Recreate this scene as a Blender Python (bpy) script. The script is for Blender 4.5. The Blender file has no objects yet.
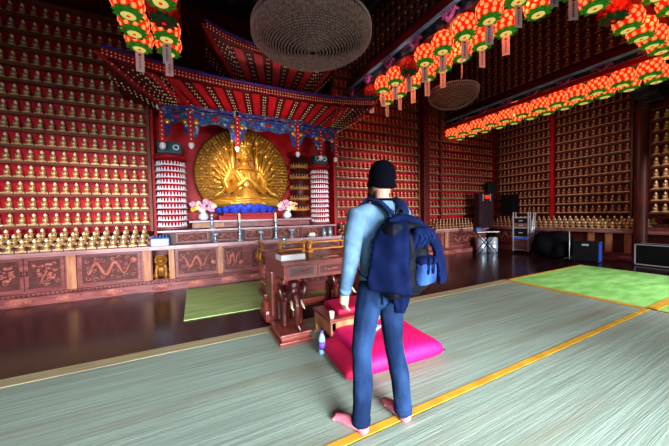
import bpy, bmesh, math, random
from mathutils import Vector, Matrix, Euler
random.seed(7)
PI = math.pi
S = bpy.context.scene
COL = S.collection

# ------------------------------------------------------------------ materials
def lin(h):
    c = [int(h[i:i + 2], 16) / 255 for i in (0, 2, 4)]
    return tuple([(x / 12.92 if x <= .04045 else ((x + .055) / 1.055) ** 2.4) for x in c] + [1])

def mat(name, h, rough=.5, metal=0., h2=None, scale=6., stretch=(1, 1, 1), bump=0., bscale=None, emit=None, estr=0., spec=.22, detail=4., lo=.35, hi=.65, coat=0.):
    m = bpy.data.materials.new(name); m.use_nodes = True
    nt = m.node_tree; b = nt.nodes['Principled BSDF']
    b.inputs['Roughness'].default_value = rough; b.inputs['Metallic'].default_value = metal
    b.inputs['Specular IOR Level'].default_value = spec
    b.inputs['Base Color'].default_value = lin(h)
    if coat: b.inputs['Coat Weight'].default_value = coat; b.inputs['Coat Roughness'].default_value = .1
    if h2 or bump:
        tc = nt.nodes.new('ShaderNodeTexCoord'); mp = nt.nodes.new('ShaderNodeMapping')
        mp.inputs['Scale'].default_value = stretch
        nt.links.new(tc.outputs['Object'], mp.inputs[0])
    if h2:
        n = nt.nodes.new('ShaderNodeTexNoise'); n.inputs['Scale'].default_value = scale; n.inputs['Detail'].default_value = detail
        nt.links.new(mp.outputs[0], n.inputs['Vector'])
        r = nt.nodes.new('ShaderNodeValToRGB')
        r.color_ramp.elements[0].position = lo; r.color_ramp.elements[1].position = hi
        r.color_ramp.elements[0].color = lin(h); r.color_ramp.elements[1].color = lin(h2)
        nt.links.new(n.outputs['Fac'], r.inputs[0]); nt.links.new(r.outputs[0], b.inputs['Base Color'])
    if bump:
        n2 = nt.nodes.new('ShaderNodeTexNoise'); n2.inputs['Scale'].default_value = bscale or scale * 3; n2.inputs['Detail'].default_value = 5
        nt.links.new(mp.outputs[0], n2.inputs['Vector'])
        bp = nt.nodes.new('ShaderNodeBump'); bp.inputs['Strength'].default_value = bump; bp.inputs['Distance'].default_value = .02
        nt.links.new(n2.outputs['Fac'], bp.inputs['Height']); nt.links.new(bp.outputs[0], b.inputs['Normal'])
    if emit:
        b.inputs['Emission Color'].default_value = lin(emit); b.inputs['Emission Strength'].default_value = estr
    return m

def mat_floor():
    m = mat('plank_floor', '17080b', .2, h2='2b1016', scale=2.2, stretch=(.6, 7, 1), spec=.26)
    nt = m.node_tree; b = nt.nodes['Principled BSDF']
    tc = nt.nodes.new('ShaderNodeTexCoord'); br = nt.nodes.new('ShaderNodeTexBrick')
    br.inputs['Scale'].default_value = 1; br.inputs['Brick Width'].default_value = 2.4; br.inputs['Row Height'].default_value = .3
    br.inputs['Mortar Size'].default_value = .006; br.inputs['Color1'].default_value = (1, 1, 1, 1); br.inputs['Color2'].default_value = (.72, .72, .72, 1); br.inputs['Mortar'].default_value = (.12, .12, .12, 1)
    nt.links.new(tc.outputs['Object'], br.inputs['Vector'])
    mx = nt.nodes.new('ShaderNodeMix'); mx.data_type = 'RGBA'; mx.blend_type = 'MULTIPLY'; mx.inputs[0].default_value = 1
    src = [l for l in nt.links if l.to_socket == b.inputs['Base Color']][0].from_socket
    nt.links.new(src, mx.inputs[6]); nt.links.new(br.outputs['Color'], mx.inputs[7]); nt.links.new(mx.outputs[2], b.inputs['Base Color'])
    return m

def mat_weave(name, h1, h2, h3, xs=.55, ys=26.):
    # long streaks running along X, fine ribs across
    m = bpy.data.materials.new(name); m.use_nodes = True; nt = m.node_tree; b = nt.nodes['Principled BSDF']
    b.inputs['Roughness'].default_value = .62; b.inputs['Specular IOR Level'].default_value = .3
    tc = nt.nodes.new('ShaderNodeTexCoord')
    def noise(sx, sy, sc, det):
        mp = nt.nodes.new('ShaderNodeMapping'); mp.inputs['Scale'].default_value = (sx, sy, 1)
        n = nt.nodes.new('ShaderNodeTexNoise'); n.inputs['Scale'].default_value = sc; n.inputs['Detail'].default_value = det
        nt.links.new(tc.outputs['Object'], mp.inputs[0]); nt.links.new(mp.outputs[0], n.inputs['Vector']); return n
    n1 = noise(xs, ys, 1.6, 6); n2 = noise(.25, 3.2, 1.1, 3)
    r = nt.nodes.new('ShaderNodeValToRGB'); e = r.color_ramp.elements
    e[0].position = .3; e[0].color = lin(h1); e[1].position = .7; e[1].color = lin(h2)
    nt.links.new(n1.outputs['Fac'], r.inputs[0])
    r2 = nt.nodes.new('ShaderNodeValToRGB'); e = r2.color_ramp.elements
    e[0].position = .48; e[0].color = (0, 0, 0, 1); e[1].position = .72; e[1].color = (.75, .75, .75, 1)
    nt.links.new(n2.outputs['Fac'], r2.inputs[0])
    mx = nt.nodes.new('ShaderNodeMix'); mx.data_type = 'RGBA'
    nt.links.new(r2.outputs[0], mx.inputs[0]); nt.links.new(r.outputs[0], mx.inputs[6]); mx.inputs[7].default_value = lin(h3)
    nt.links.new(mx.outputs[2], b.inputs['Base Color'])
    n3 = noise(3, 150, 1., 2)
    bp = nt.nodes.new('ShaderNodeBump'); bp.inputs['Strength'].default_value = .35; bp.inputs['Distance'].default_value = .01
    nt.links.new(n3.outputs['Fac'], bp.inputs['Height']); nt.links.new(bp.outputs[0], b.inputs['Normal'])
    return m

def mat_motif(name, cols, scale=14., rough=.5):
    # painted ornament: cells of several colours
    m = bpy.data.materials.new(name); m.use_nodes = True; nt = m.node_tree; b = nt.nodes['Principled BSDF']
    b.inputs['Roughness'].default_value = rough
    tc = nt.nodes.new('ShaderNodeTexCoord'); v = nt.nodes.new('ShaderNodeTexVoronoi'); v.inputs['Scale'].default_value = scale
    nt.links.new(tc.outputs['Object'], v.inputs['Vector'])
    sp = nt.nodes.new('ShaderNodeSeparateColor'); nt.links.new(v.outputs['Color'], sp.inputs[0])
    r = nt.nodes.new('ShaderNodeValToRGB'); r.color_ramp.interpolation = 'CONSTANT'; cr = r.color_ramp
    for i, (p, h) in enumerate(cols):
        e = cr.elements[i] if i < 2 else cr.elements.new(p)
        e.position = p; e.color = lin(h)
    nt.links.new(sp.outputs[0], r.inputs[0])
    r2 = nt.nodes.new('ShaderNodeValToRGB'); r2.color_ramp.interpolation = 'CONSTANT'
    r2.color_ramp.elements[0].color = (1, 1, 1, 1); r2.color_ramp.elements[1].position = .46; r2.color_ramp.elements[1].color = (.25, .3, .6, 1)
    nt.links.new(v.outputs['Distance'], r2.inputs[0])
    mx = nt.nodes.new('ShaderNodeMix'); mx.data_type = 'RGBA'; mx.blend_type = 'MULTIPLY'; mx.inputs[0].default_value = 1
    nt.links.new(r.outputs[0], mx.inputs[6]); nt.links.new(r2.outputs[0], mx.inputs[7]); nt.links.new(mx.outputs[2], b.inputs['Base Color'])
    return m

M = {}
M['floor'] = mat_floor()
M['mat'] = mat_weave('straw_mat', '707d70', '93a294', '756d58')
M['mat_tan'] = mat('mat_edge_tan', '8a7858', .6, h2='a89874', scale=2, stretch=(1, 14, 1))
M['green'] = mat('green_mat', '68a84a', .6, h2='98ce74', scale=2.6, stretch=(.7, 2.2, 1), bump=.1, bscale=40)
M['green2'] = mat_weave('green_straw', '7f9c58', 'b4c87c', '92ab64', 1.2, 9)
M['yellow'] = mat('yellow_border', 'b07f22', .6, h2='c99731', scale=5)
M['wood'] = mat('carved_wood', '652d2e', .34, h2='8c4d4a', scale=2.2, stretch=(1.2, 8, 8), bump=.08)
M['wood_pale'] = mat('pale_wood', '96593f', .4, h2='b27a55', scale=3, stretch=(6, 6, 1))
M['wood_top'] = mat('ledge_wood', '8a5658', .3, h2='a67a7c', scale=2, stretch=(1, 8, 1), spec=.6)
M['wood_dark'] = mat('dark_wood', '361311', .42, h2='511f1a', scale=2, stretch=(4, 4, 1))
M['relief'] = mat('relief_wood', '80403a', .34, h2='a45e50', scale=8, bump=.2, bscale=60)
M['relief_back'] = mat('relief_ground', '451c1a', .5, h2='5a2824', scale=9, bump=.4, bscale=40)
M['table'] = mat('table_wood', '642320', .3, h2='86392d', scale=2.5, stretch=(1, 9, 9), spec=.4, coat=.15)
M['elephant'] = mat('elephant_wood', '330c0b', .28, h2='4c1613', scale=5, spec=.4, coat=.15)
M['ivory'] = mat('tusk_ivory', 'd9c7a0', .4)
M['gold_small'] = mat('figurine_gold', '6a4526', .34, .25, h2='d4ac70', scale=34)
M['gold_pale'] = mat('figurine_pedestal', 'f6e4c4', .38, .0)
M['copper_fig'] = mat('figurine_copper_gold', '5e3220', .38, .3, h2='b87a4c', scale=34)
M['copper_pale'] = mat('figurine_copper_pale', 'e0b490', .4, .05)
M['gold'] = mat('statue_gold', 'c48426', .28, .5, h2='e0a540', scale=7, spec=.6)
M['gold_halo'] = mat('halo_gold', '8a5a1a', .34, .45, h2='cc9236', scale=12)
M['gold_dark'] = mat('dark_gold', '7a4a1a', .45, .4, h2='a56a28', scale=10)
M['red'] = mat('red_lacquer', '9a0610', .5, h2='b40c18', scale=3)
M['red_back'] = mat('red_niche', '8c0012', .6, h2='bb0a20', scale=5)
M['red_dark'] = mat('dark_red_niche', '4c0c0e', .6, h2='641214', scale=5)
M['red_roof'] = mat('red_roof_paint', '780813', .5, h2='940d1a', scale=4)
M['red_beam'] = mat('red_beam', '4d1010', .5, h2='641516', scale=3, stretch=(4, 1, 4))
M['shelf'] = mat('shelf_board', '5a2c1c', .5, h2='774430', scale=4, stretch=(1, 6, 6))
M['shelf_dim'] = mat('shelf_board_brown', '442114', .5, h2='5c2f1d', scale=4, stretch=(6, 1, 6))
M['ceil'] = mat('ceiling_paint', '1d1618', .8, h2='2a1f22', scale=3)
M['ceil_blue'] = mat('ceiling_blue', '1a2233', .7, h2='2a3040', scale=9)
M['blue_edge'] = mat('blue_edge_paint', '6fa4d0', .4, h2='8fbce0', scale=5)
M['motif'] = mat_motif('painted_ornament', [(0, '183484'), (.3, '2450a0'), (.5, '17686e'), (.66, '4f86b4'), (.78, 'a0482a'), (.86, 'b4b4ac'), (.92, '8a1826')], 17)
M['motif_dark'] = mat_motif('painted_beam_ornament', [(0, '191a22'), (.35, '23324a'), (.55, '1e3a3a'), (.7, '4a2230'), (.85, '55515c')], 9)
M['violet'] = mat('violet_paint', '7a2f6a', .5, h2='a05aa0', scale=8)
M['red_bright'] = mat('bright_red_board', 'a80c16', .45, h2='c41420', scale=5)
M['red_shade'] = mat('deep_red_paint', '4a070c', .55, h2='5c0a10', scale=5)
M['bead_rim'] = mat('chandelier_rim', 'cdb4b4', .3)
M['frieze_rail'] = mat_motif('frieze_rail_paint', [(0, '2a3f8e'), (.4, '8a3a4a'), (.6, '4a5a9a'), (.8, '9a8a9a')], 16)
M['edge_blue'] = mat('eave_blue', '1a2470', .5, h2='2a3790', scale=6)
M['dot'] = mat('bracket_tip_paint', 'f3e6b8', .4)
M['white_fig'] = mat('white_figurine', 'e8dde2', .4)
M['white'] = mat('white_ceramic', 'd8dee6', .3)
M['silver_blue'] = mat('pale_metal', 'a9bfd0', .22, .6)
M['wax'] = mat('candle_wax', 'f1e7dc', .5)
M['teal'] = mat('teal_paint', '123f44', .5, h2='1d5a5c', scale=9)
M['rail_gold'] = mat('rail_gold_wood', 'a8642c', .35, h2='c8843c', scale=6)
M['flame'] = mat('flame', 'ffd08a', .5, emit='ffb45a', estr=9)
M['lotus_blue'] = mat('blue_petal', '2334b8', .4, h2='3f56dc', scale=9)
M['pink'] = mat('pink_petal', 'e38fb2', .5, h2='f2bcd2', scale=20)
M['cream'] = mat('cream_petal', 'f0e2c8', .5)
M['yellow_fl'] = mat('yellow_petal', 'e8b53c', .5)
M['leafdark'] = mat('bouquet_leaf', '2f6b32', .5)
M['paper'] = mat('paper_white', 'd9d4d4', .6)
M['paper_red'] = mat('paper_red', 'a86a5e', .6)
M['cover'] = mat('book_cover', '8a4a3c', .45)
M['magenta'] = mat('magenta_velvet', 'c4084f', .55, h2='dc1263', scale=4, bump=.15, bscale=7)
M['magenta_dark'] = mat('crimson_velvet', 'a00a34', .6, h2='b80e40', scale=5)
M['lbody'] = mat('lantern_red', 'b01008', .5, emit='f01404', estr=.75)
M['lpetal'] = mat('lantern_petal', 'c81a0a', .5, emit='ff2008', estr=.85)
M['lglow'] = mat('lantern_petal_tip', 'f0a060', .5, emit='ff8448', estr=1.3)
M['lgreen'] = mat('lantern_leaf', '1f9a2a', .5, h2='58b83a', scale=20, emit='2fa82a', estr=.1)
M['ldisc'] = mat('lantern_disc', 'e9d98a', .5, emit='f6e070', estr=.6)
M['ldull'] = mat('unlit_lantern_red', '9a1712', .5, h2='c02418', scale=8)
M['ldullgreen'] = mat('unlit_lantern_green', '1c5a2a', .5)
M['ldulldisc'] = mat('unlit_lantern_disc', '6b2a20', .5)
M['tag'] = mat('wish_tag_paper', 'f6dce4', .7)
M['ink'] = mat('tag_ink', '6a3a7a', .6)
M['ink_red'] = mat('tag_ink_red', 'b02030', .6)
M['bead'] = mat('chandelier_bead', '96706e', .35, .1, h2='d0aca8', scale=25)
M['bead_core'] = mat('chandelier_core', '120b0c', .7)
M['black'] = mat('black_plastic', '0b0b0e', .5)
M['black_cloth'] = mat('black_cover', '09090c', .85, spec=.06)
M['grille'] = mat('speaker_grille', '060608', .7, bump=.3, bscale=300)
M['silver'] = mat('brushed_silver', 'c4c8d2', .32, .5)
M['steel'] = mat('drum_steel', 'ccd6e6', .28, .55)
M['brown_dev'] = mat('device_brown', '6b4a44', .5)
M['blue_case'] = mat('blue_case_side', '2745a0', .4)
M['blue_led'] = mat('device_blue_panel', '1c3a9a', .4, emit='2a5ae0', estr=.4)
M['red_led'] = mat('red_display', 'ff2010', .4, emit='ff1808', estr=4)
M['cab_dark'] = mat('dark_cabinet', '2a1a20', .3, h2='37242b', scale=3)
M['skin'] = mat('skin', 'd09a86', .5)
M['sock'] = mat('pink_sock', 'c8606e', .75, h2='d8788a', scale=30)
M['beard'] = mat('brown_beard', '3a2118', .8)
M['beanie'] = mat('navy_knit', '06060f', .95, spec=.05, bump=.3, bscale=120)
M['sweater'] = mat('light_blue_sweater', '4e6a86', .95, spec=.04, h2='68869f', scale=8, bump=.15, bscale=30)
M['jeans'] = mat('blue_denim', '101d38', .9, spec=.04, h2='273f64', scale=5, lo=.4, hi=.75, stretch=(1, 1, .5), bump=.3, bscale=14)
M['navy'] = mat('navy_nylon', '060c26', .8, spec=.05, h2='0c1a44', scale=6, bump=.3, bscale=9)
M['navy_black'] = mat('black_navy_nylon', '04050c', .7, spec=.12, h2='080c1c', scale=9)
M['strap'] = mat('strap_webbing', '101c3e', .8, spec=.06, h2='1a2a52', scale=9)
M['navy2'] = mat('navy_jacket', '060c28', .85, spec=.05, h2='0c183e', scale=5, bump=.35, bscale=8)
M['blue_pocket'] = mat('blue_pocket', '1a3060', .75, spec=.08, h2='34558a', scale=9, bump=.25, bscale=16)
M['water'] = mat('bottle_plastic', '8aa6c8', .12, spec=.6)
M['label_blue'] = mat('bottle_label', '3a3f9a', .4, h2='7a4a9a', scale=20)
M['ltblue'] = mat('pale_blue_plastic', 'a9c6e4', .4)
M['dkblue'] = mat('dark_blue_lid', '1c3c78', .4)
M['plaster'] = mat('outer_wall', '4a3a34', .8, h2='5a463e', scale=3)

# ------------------------------------------------------------------ mesh builder
def frame_of(d):
    d = Vector(d).normalized()
    a = Vector((0, 0, 1)) if abs(d.z) < .9 else Vector((1, 0, 0))
    s = d.cross(a).normalized(); return s, s.cross(d).normalized(), d

class MB:
    def __init__(s, smooth=False): s.bm = bmesh.new(); s.mi = 0; s.sm = smooth
    def _fin(s, faces):
        for f in faces: f.material_index = s.mi; f.smooth = s.sm
    def box(s, c, sz, rot=(0, 0, 0), bev=0., T=None):
        m = Matrix.Translation(c) @ Euler(rot).to_matrix().to_4x4() @ Matrix.Diagonal((sz[0], sz[1], sz[2], 1))
        if T: m = T @ m
        r = bmesh.ops.create_cube(s.bm, size=1, matrix=m); vs = r['verts']
        fs = set(f for v in vs for f in v.link_faces)
        if bev:
            es = list(set(e for v in vs for e in v.link_edges))
            rb = bmesh.ops.bevel(s.bm, geom=es, offset=bev, segments=2, affect='EDGES', profile=.6)
            fs = set(rb['faces']) | set(f for f in fs if f.is_valid)
        s._fin([f for f in fs if f.is_valid]); return s
    def sph(s, c, r, u=12, v=8, rot=(0, 0, 0), T=None):
        r = (r, r, r) if isinstance(r, (int, float)) else r
        m = Matrix.Translation(c) @ Euler(rot).to_matrix().to_4x4() @ Matrix.Diagonal((r[0], r[1], r[2], 1))
        if T: m = T @ m
        q = bmesh.ops.create_uvsphere(s.bm, u_segments=u, v_segments=v, radius=1, matrix=m)
        s._fin(set(f for w in q['verts'] for f in w.link_faces)); return s
    def rings(s, rs, closed=True, caps=True):
        # list of lists of points
        vv = [[s.bm.verts.new(p) for p in r] for r in rs]; n = len(rs[0]); fs = []
        for i in range(len(vv) - 1):
            for j in range(n if closed else n - 1):
                k = (j + 1) % n
                try: fs.append(s.bm.faces.new((vv[i][j], vv[i][k], vv[i + 1][k], vv[i + 1][j])))
                except ValueError: pass
        if caps and closed:
            fs.append(s.bm.faces.new(vv[0][::-1])); fs.append(s.bm.faces.new(vv[-1]))
        s._fin(fs); return s
    def lathe(s, prof, c=(0, 0, 0), n=16, T=None, sx=1., sy=1., caps=True):
        T = T or Matrix.Identity(4); c = Vector(c)
        return s.rings([[T @ (c + Vector((max(r, 1e-4) * sx * math.cos(2 * PI * j / n), max(r, 1e-4) * sy * math.sin(2 * PI * j / n), z))) for j in range(n)] for r, z in prof], caps=caps)
    def tube(s, pts, rad, n=8, flat=1., T=None):
        pts = [Vector(p) for p in pts]
        if isinstance(rad, (int, float)): rad = [rad] * len(pts)
        out = []; prev = None
        for i, p in enumerate(pts):
            d = (pts[min(i + 1, len(pts) - 1)] - pts[max(i - 1, 0)])
            d = d.normalized() if d.length > 1e-9 else Vector((0, 0, 1))
            if prev is None: a, b, _ = frame_of(d)
            else:
                a = prev - d * prev.dot(d); a = a.normalized() if a.length > 1e-6 else frame_of(d)[0]; b = a.cross(d).normalized()
            prev = a
            q = [p + a * (rad[i] * math.cos(2 * PI * j / n)) + b * (rad[i] * flat * math.sin(2 * PI * j / n)) for j in range(n)]
            out.append([T @ v for v in q] if T else q)
        return s.rings(out)
    def limb(s, pts, rad, n=12):
        # tube with rounded ends
        s.tube(pts, rad, n)
        s.sph(pts[0], rad[0], n, 8); s.sph(pts[-1], rad[-1], n, 8); return s
    def poly(s, pts, ext):
        # prism: polygon extruded by vector ext
        ext = Vector(ext); a = [s.bm.verts.new(p) for p in pts]; b = [s.bm.verts.new(Vector(p) + ext) for p in pts]; n = len(a)
        fs = [s.bm.faces.new(a[::-1]), s.bm.faces.new(b)]
        for i in range(n): fs.append(s.bm.faces.new((a[i], a[(i + 1) % n], b[(i + 1) % n], b[i])))
        s._fin(fs); return s
    def torus(s, c, R, r, N=24, n=8, T=None, sq=1.):
        T = T or Matrix.Identity(4); c = Vector(c); vs = []
        for i in range(N):
            a = 2 * PI * i / N
            vs.append([s.bm.verts.new(T @ (c + Vector(((R + r * math.cos(b)) * math.cos(a), (R + r * math.cos(b)) * math.sin(a), r * sq * math.sin(b))))) for b in [2 * PI * j / n for j in range(n)]])
        fs = []
        for i in range(N):
            for j in range(n):
                fs.append(s.bm.faces.new((vs[i][j], vs[(i + 1) % N][j], vs[(i + 1) % N][(j + 1) % n], vs[i][(j + 1) % n])))
        s._fin(fs); return s
    def mesh(s, name):
        bmesh.ops.recalc_face_normals(s.bm, faces=s.bm.faces[:])
        me = bpy.data.meshes.new(name); s.bm.to_mesh(me); s.bm.free(); return me
    def build(s, name, mats, parent=None, loc=None, rot=None):
        me = s.mesh(name)
        for m in (mats if isinstance(mats, (list, tuple)) else [mats]): me.materials.append(M[m] if isinstance(m, str) else m)
        return link(name, me, parent, loc, rot)

def link(name, me, parent=None, loc=None, rot=None):
    o = bpy.data.objects.new(name, me); COL.objects.link(o)
    if parent: o.parent = parent
    if loc: o.location = loc
    if rot: o.rotation_euler = rot
    return o

def tag(o, label, cat, group=None, kind=None):
    o['label'] = label; o['category'] = cat
    if group: o['group'] = group
    if kind: o['kind'] = kind
    return o
def thing(name, label, cat, loc=(0, 0, 0), rz=0, group=None):
    o = bpy.data.objects.new(name, None); COL.objects.link(o); o.empty_display_size = .1
    o.location = loc; o.rotation_euler = (0, 0, rz); return tag(o, label, cat, group)
def struct(o, label=None, cat=None):
    o['kind'] = 'structure'
    if label: o['label'] = label
    if cat: o['category'] = cat
    return o
def dup(root, loc, rz=0, label=None, group=None):
    r = root.copy(); COL.objects.link(r); r.location = loc; r.rotation_euler = (0, 0, rz)
    if label: r['label'] = label
    if group: r['group'] = group
    for ch in list(root.children):
        c = ch.copy(); COL.objects.link(c); c.parent = r
        for g in list(ch.children):
            d = g.copy(); COL.objects.link(d); d.parent = c
    return r
def remesh(name, mb, voxel, mats, parent=None, smooth=4, disp=None):
    o = mb.build(name, mats)
    m = o.modifiers.new('r', 'REMESH'); m.mode = 'VOXEL'; m.voxel_size = voxel; m.use_smooth_shade = True
    if smooth: q = o.modifiers.new('s', 'SMOOTH'); q.iterations = smooth; q.factor = .5
    dg = bpy.context.evaluated_depsgraph_get(); dg.update()
    me = bpy.data.meshes.new_from_object(o.evaluated_get(dg)); old = o.data
    bpy.data.objects.remove(o); bpy.data.meshes.remove(old); me.name = name
    if disp:
        for v in me.vertices: v.co = v.co + Vector(disp(v.co))
    if not me.materials:
        for x in (mats if isinstance(mats, (list, tuple)) else [mats]): me.materials.append(M[x])
    return link(name, me, parent)
ORD = ['zeroth', 'first', 'second', 'third', 'fourth', 'fifth', 'sixth', 'seventh', 'eighth', 'ninth', 'tenth', 'eleventh', 'twelfth', 'thirteenth', 'fourteenth', 'fifteenth', 'sixteenth', 'seventeenth', 'eighteenth', 'nineteenth', 'twentieth', 'twenty-first', 'twenty-second', 'twenty-third', 'twenty-fourth', 'twenty-fifth', 'twenty-sixth', 'twenty-seventh', 'twenty-eighth']

# ------------------------------------------------------------------ camera
F = 278.; CH = 1.45; CAM = Vector((0, 0, CH))
yaw, pitch, roll = math.radians(26.6), math.radians(1.9), math.radians(1.15)
fw = Vector((math.sin(yaw) * math.cos(pitch), math.cos(yaw) * math.cos(pitch), -math.sin(pitch)))
r0 = Vector((math.cos(yaw), -math.sin(yaw), 0)); u0 = r0.cross(fw)
RV = r0 * math.cos(roll) - u0 * math.sin(roll); UV = u0 * math.cos(roll) + r0 * math.sin(roll)
cd = bpy.data.cameras.new('camera'); cam = bpy.data.objects.new('camera', cd); COL.objects.link(cam)
cd.sensor_width = 36; cd.lens = F / 669 * 36; cd.clip_start = .05
cam.matrix_world = Matrix((( RV.x, UV.x, -fw.x, 0), (RV.y, UV.y, -fw.y, 0), (RV.z, UV.z, -fw.z, CH), (0, 0, 0, 1)))
S.camera = cam
def pix(p):
    d = Vector(p) - CAM; z = d.dot(fw)
    if z < .05: return None
    return (334.5 + F * d.dot(RV) / z, 223 - F * d.dot(UV) / z, z)

# ------------------------------------------------------------------ room shell
XL, XR, YB, YF, ZC = -4.2, 11.25, 7.75, -3.0, 6.6
b = MB(); b.box(((XL + XR) / 2, (YB + YF) / 2, -.06), (XR - XL + .4, YB - YF + .4, .12)); struct(b.build('floor', 'floor'))
b = MB(); b.box(((XL + XR) / 2, (YB + YF) / 2, ZC + .06), (XR - XL + .4, YB - YF + .4, .12))
ceil = struct(b.build('ceiling', 'ceil'))
for i in range(6):
    b = MB(); b.box((-.3 + i * .86, 2.2, ZC - .07), (.1, 10.2, .14)); b.build('rib', 'ceil_blue', ceil)
for i in range(9):
    b = MB(); b.box((1.9, -2. + i * 1.05, ZC - .06), (4.4, .1, .12)); b.build('rib', 'ceil_blue', ceil)
b = MB(True)
for i in range(5):
    for j in range(6):
        for R in (.12, .24): b.torus((.13 + i * .86, 1.68 + j * 1.05, ZC - .01), R, .03, 20, 6, sq=.4)
b.build('painted_roundel', 'motif_dark', ceil)['kind'] = 'stuff'
b = MB(); b.box(((XL + XR) / 2, YB + .1, ZC / 2), (XR - XL + .4, .2, ZC)); struct(b.build('wall_back', 'red_dark'))
b = MB(); b.box((XL - .1, (YB + YF) / 2, ZC / 2), (.2, YB - YF, ZC)); struct(b.build('wall_left', 'red_dark'))
b = MB(); b.box((XR + .1, (YB + YF) / 2, ZC / 2), (.2, YB - YF, ZC)); struct(b.build('wall_right', 'red_dark'))
# front wall behind the viewer, with tall open doorways for the daylight
b = MB()
DOORS = [(-3.0, -.6), (.4, 3.2), (5.6, 8.6)]
xs = [XL] + [v for d in DOORS for v in d] + [XR]
for i in range(0, len(xs), 2): b.box(((xs[i] + xs[i + 1]) / 2, YF - .1, ZC / 2), (xs[i + 1] - xs[i], .2, ZC))
for a, c in DOORS: b.box(((a + c) / 2, YF - .1, (2.6 + ZC) / 2), (c - a, .2, ZC - 2.6))
struct(b.build('wall_front', 'plaster'))

# ------------------------------------------------------------------ mats on the floor
def floor_mat(name, label, x0, x1, y0, y1, m, h=.02, borders=(), bm_='yellow', bw=.075, cat='mat'):
    t = thing(name, label, cat, ((x0 + x1) / 2, (y0 + y1) / 2, 0))
    w, d = x1 - x0, y1 - y0
    a = MB(); a.box((0, 0, h / 2), (w, d, h), bev=.006); a.build('woven_sheet', m, t)
    for s in borders:
        a = MB()
        if s == 'n': a.box((0, d / 2 - bw / 2, h / 2 + .002), (w + .004, bw, h + .002))
        if s == 's': a.box((0, -d / 2 + bw / 2, h / 2 + .002), (w + .004, bw, h + .002))
        if s == 'e': a.box((w / 2 - bw / 2, 0, h / 2 + .002), (bw, d + .004, h + .002))
        if s == 'w': a.box((-w / 2 + bw / 2, 0, h / 2 + .002), (bw, d + .004, h + .002))
        a.build('border', bm_, t)
    return t
t = floor_mat('straw_mat', 'grey-green straw mat reaching under the offering table, yellow strip on its near edge', -4., 5.66, 1.475, 3.54, 'mat', borders=('s',), bw=.055)
a = MB(); a.box((0, 1.0325 - .085, .012), (9.662, .172, .0225)); a.build('hem', 'mat_tan', t)
a = MB(); a.box((4.83 - .03, 0, .012), (.062, 2.067, .024)); a.build('border', 'yellow', t)
floor_mat('straw_mat', 'grey-green straw mat nearest the viewer, in front of the yellow strip', -4., 5.66, -1.2, 1.47, 'mat')
floor_mat('grass_mat', 'bright green mat with yellow edges on the right, beyond the grey mats', 5.67, 8.78, 1.475, 3.52, 'green', borders=('n', 's', 'w'), bw=.06)
floor_mat('grass_mat', 'second bright green mat, cut by the right edge of the photo', 5.67, 8.78, -.6, 1.47, 'green', borders=('n', 'w'), bw=.05)
floor_mat('grass_mat', 'small green straw mat on the dark boards before the altar', -.19, 2.6, 4.36, 6.2, 'green2', h=.012)

# ------------------------------------------------------------------ small figurine
def figurine(u=10, v=7, n=10, slab=True):
    f = MB(True)
    f.sm = False; f.mi = 1; f.box((0, 0, .013), (.13, .1, .026), bev=0 if u < 10 else .004); f.sm = True
    f.mi = 0
    f.lathe([(.04, .026), (.05, .036), (.042, .048), (.036, .054)], n=n)
    f.sph((0, .012, .07), (.052, .036, .022), u, v)                      # folded legs
    f.sph((0, 0, .112), (.026, .022, .048), u, v)                        # torso
    f.sph((0, 0, .14), (.035, .022, .018), u, v)                         # shoulders
    for sx in (-1, 1): f.sph((sx * .034, .01, .11), (.01, .014, .032), max(6, u - 4), max(4, v - 2))
    f.mi = 1
    f.sph((0, .028, .09), (.026, .014, .014), max(6, u - 3), v - 1)      # hands in lap
    f.sph((0, .004, .183), (.021, .022, .026), u, v)                     # head
    f.mi = 0
    f.sph((0, -.012, .185), (.03, .008, .034), u, v)                     # small halo behind the head
    f.mi = 1
    f.sph((0, -.002, .21), (.011, .011, .013), max(6, u - 4), max(4, v - 2))
    return f
# faces +Y in local space; rz turns it
fig_me = figurine().mesh('temple_figurine')
fig_me.materials.append(M['gold_small']); fig_me.materials.append(M['gold_pale'])
cand = []   # (pos, rz, region, row, col)
ROWZ = [1.345 + .29 * k for k in range(19)]
DXF = .1555
# left wall, faces -Y  (rz = pi)
for k in range(14):
    for c in range(20): cand.append(((-.94 - c * DXF, 7.05, ROWZ[k]), PI, 'left', k, c))
for st in range(3):
    for c in range(20): cand.append(((-.94 - c * DXF - (st % 2) * .0, 6.60 + st * .15, .895 + .085 * st), PI, 'leftstep', st, c))
# back wall, right of the altar
for k in range(17):
    for c in range(20):
        cand.append(((3.74 + c * .157, 7.2, ROWZ[k]), PI, 'back', k, c))
    for c in range(23):
        if c in (4,): continue
        cand.append(((7.22 + c * .157, 7.2, ROWZ[k]), PI, 'backfar', k, c))
for st in range(3):
    for c in range(15): cand.append(((7.22 + c * .157, 6.78 + st * .13, .83 + .075 * st), PI, 'backstep', st, c))
    for c in range(20): cand.append(((3.74 + c * .157, 6.78 + st * .13, .83 + .075 * st), PI, 'backstep', st, c))
# right wall, faces -X (rz = +90deg maps +Y to -X)
for k in range(14):
    for c in range(25):
        if c == 12: continue
        cand.append(((11.0, 7.0 - c * .152, ROWZ[k] - .02), PI / 2, 'right', k, c))
for k in range(9):
    for c in range(7): cand.append(((10.45, 2.66 - c * .16, ROWZ[k] - .02), PI / 2, 'rightnear', k, c))
for st in range(3):
    for c in range(28): cand.append(((10.55 + st * .14, 7.0 - c * .152 - .05 * st, .85 + .08 * st), PI / 2, 'rightstep', st, c))
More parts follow.
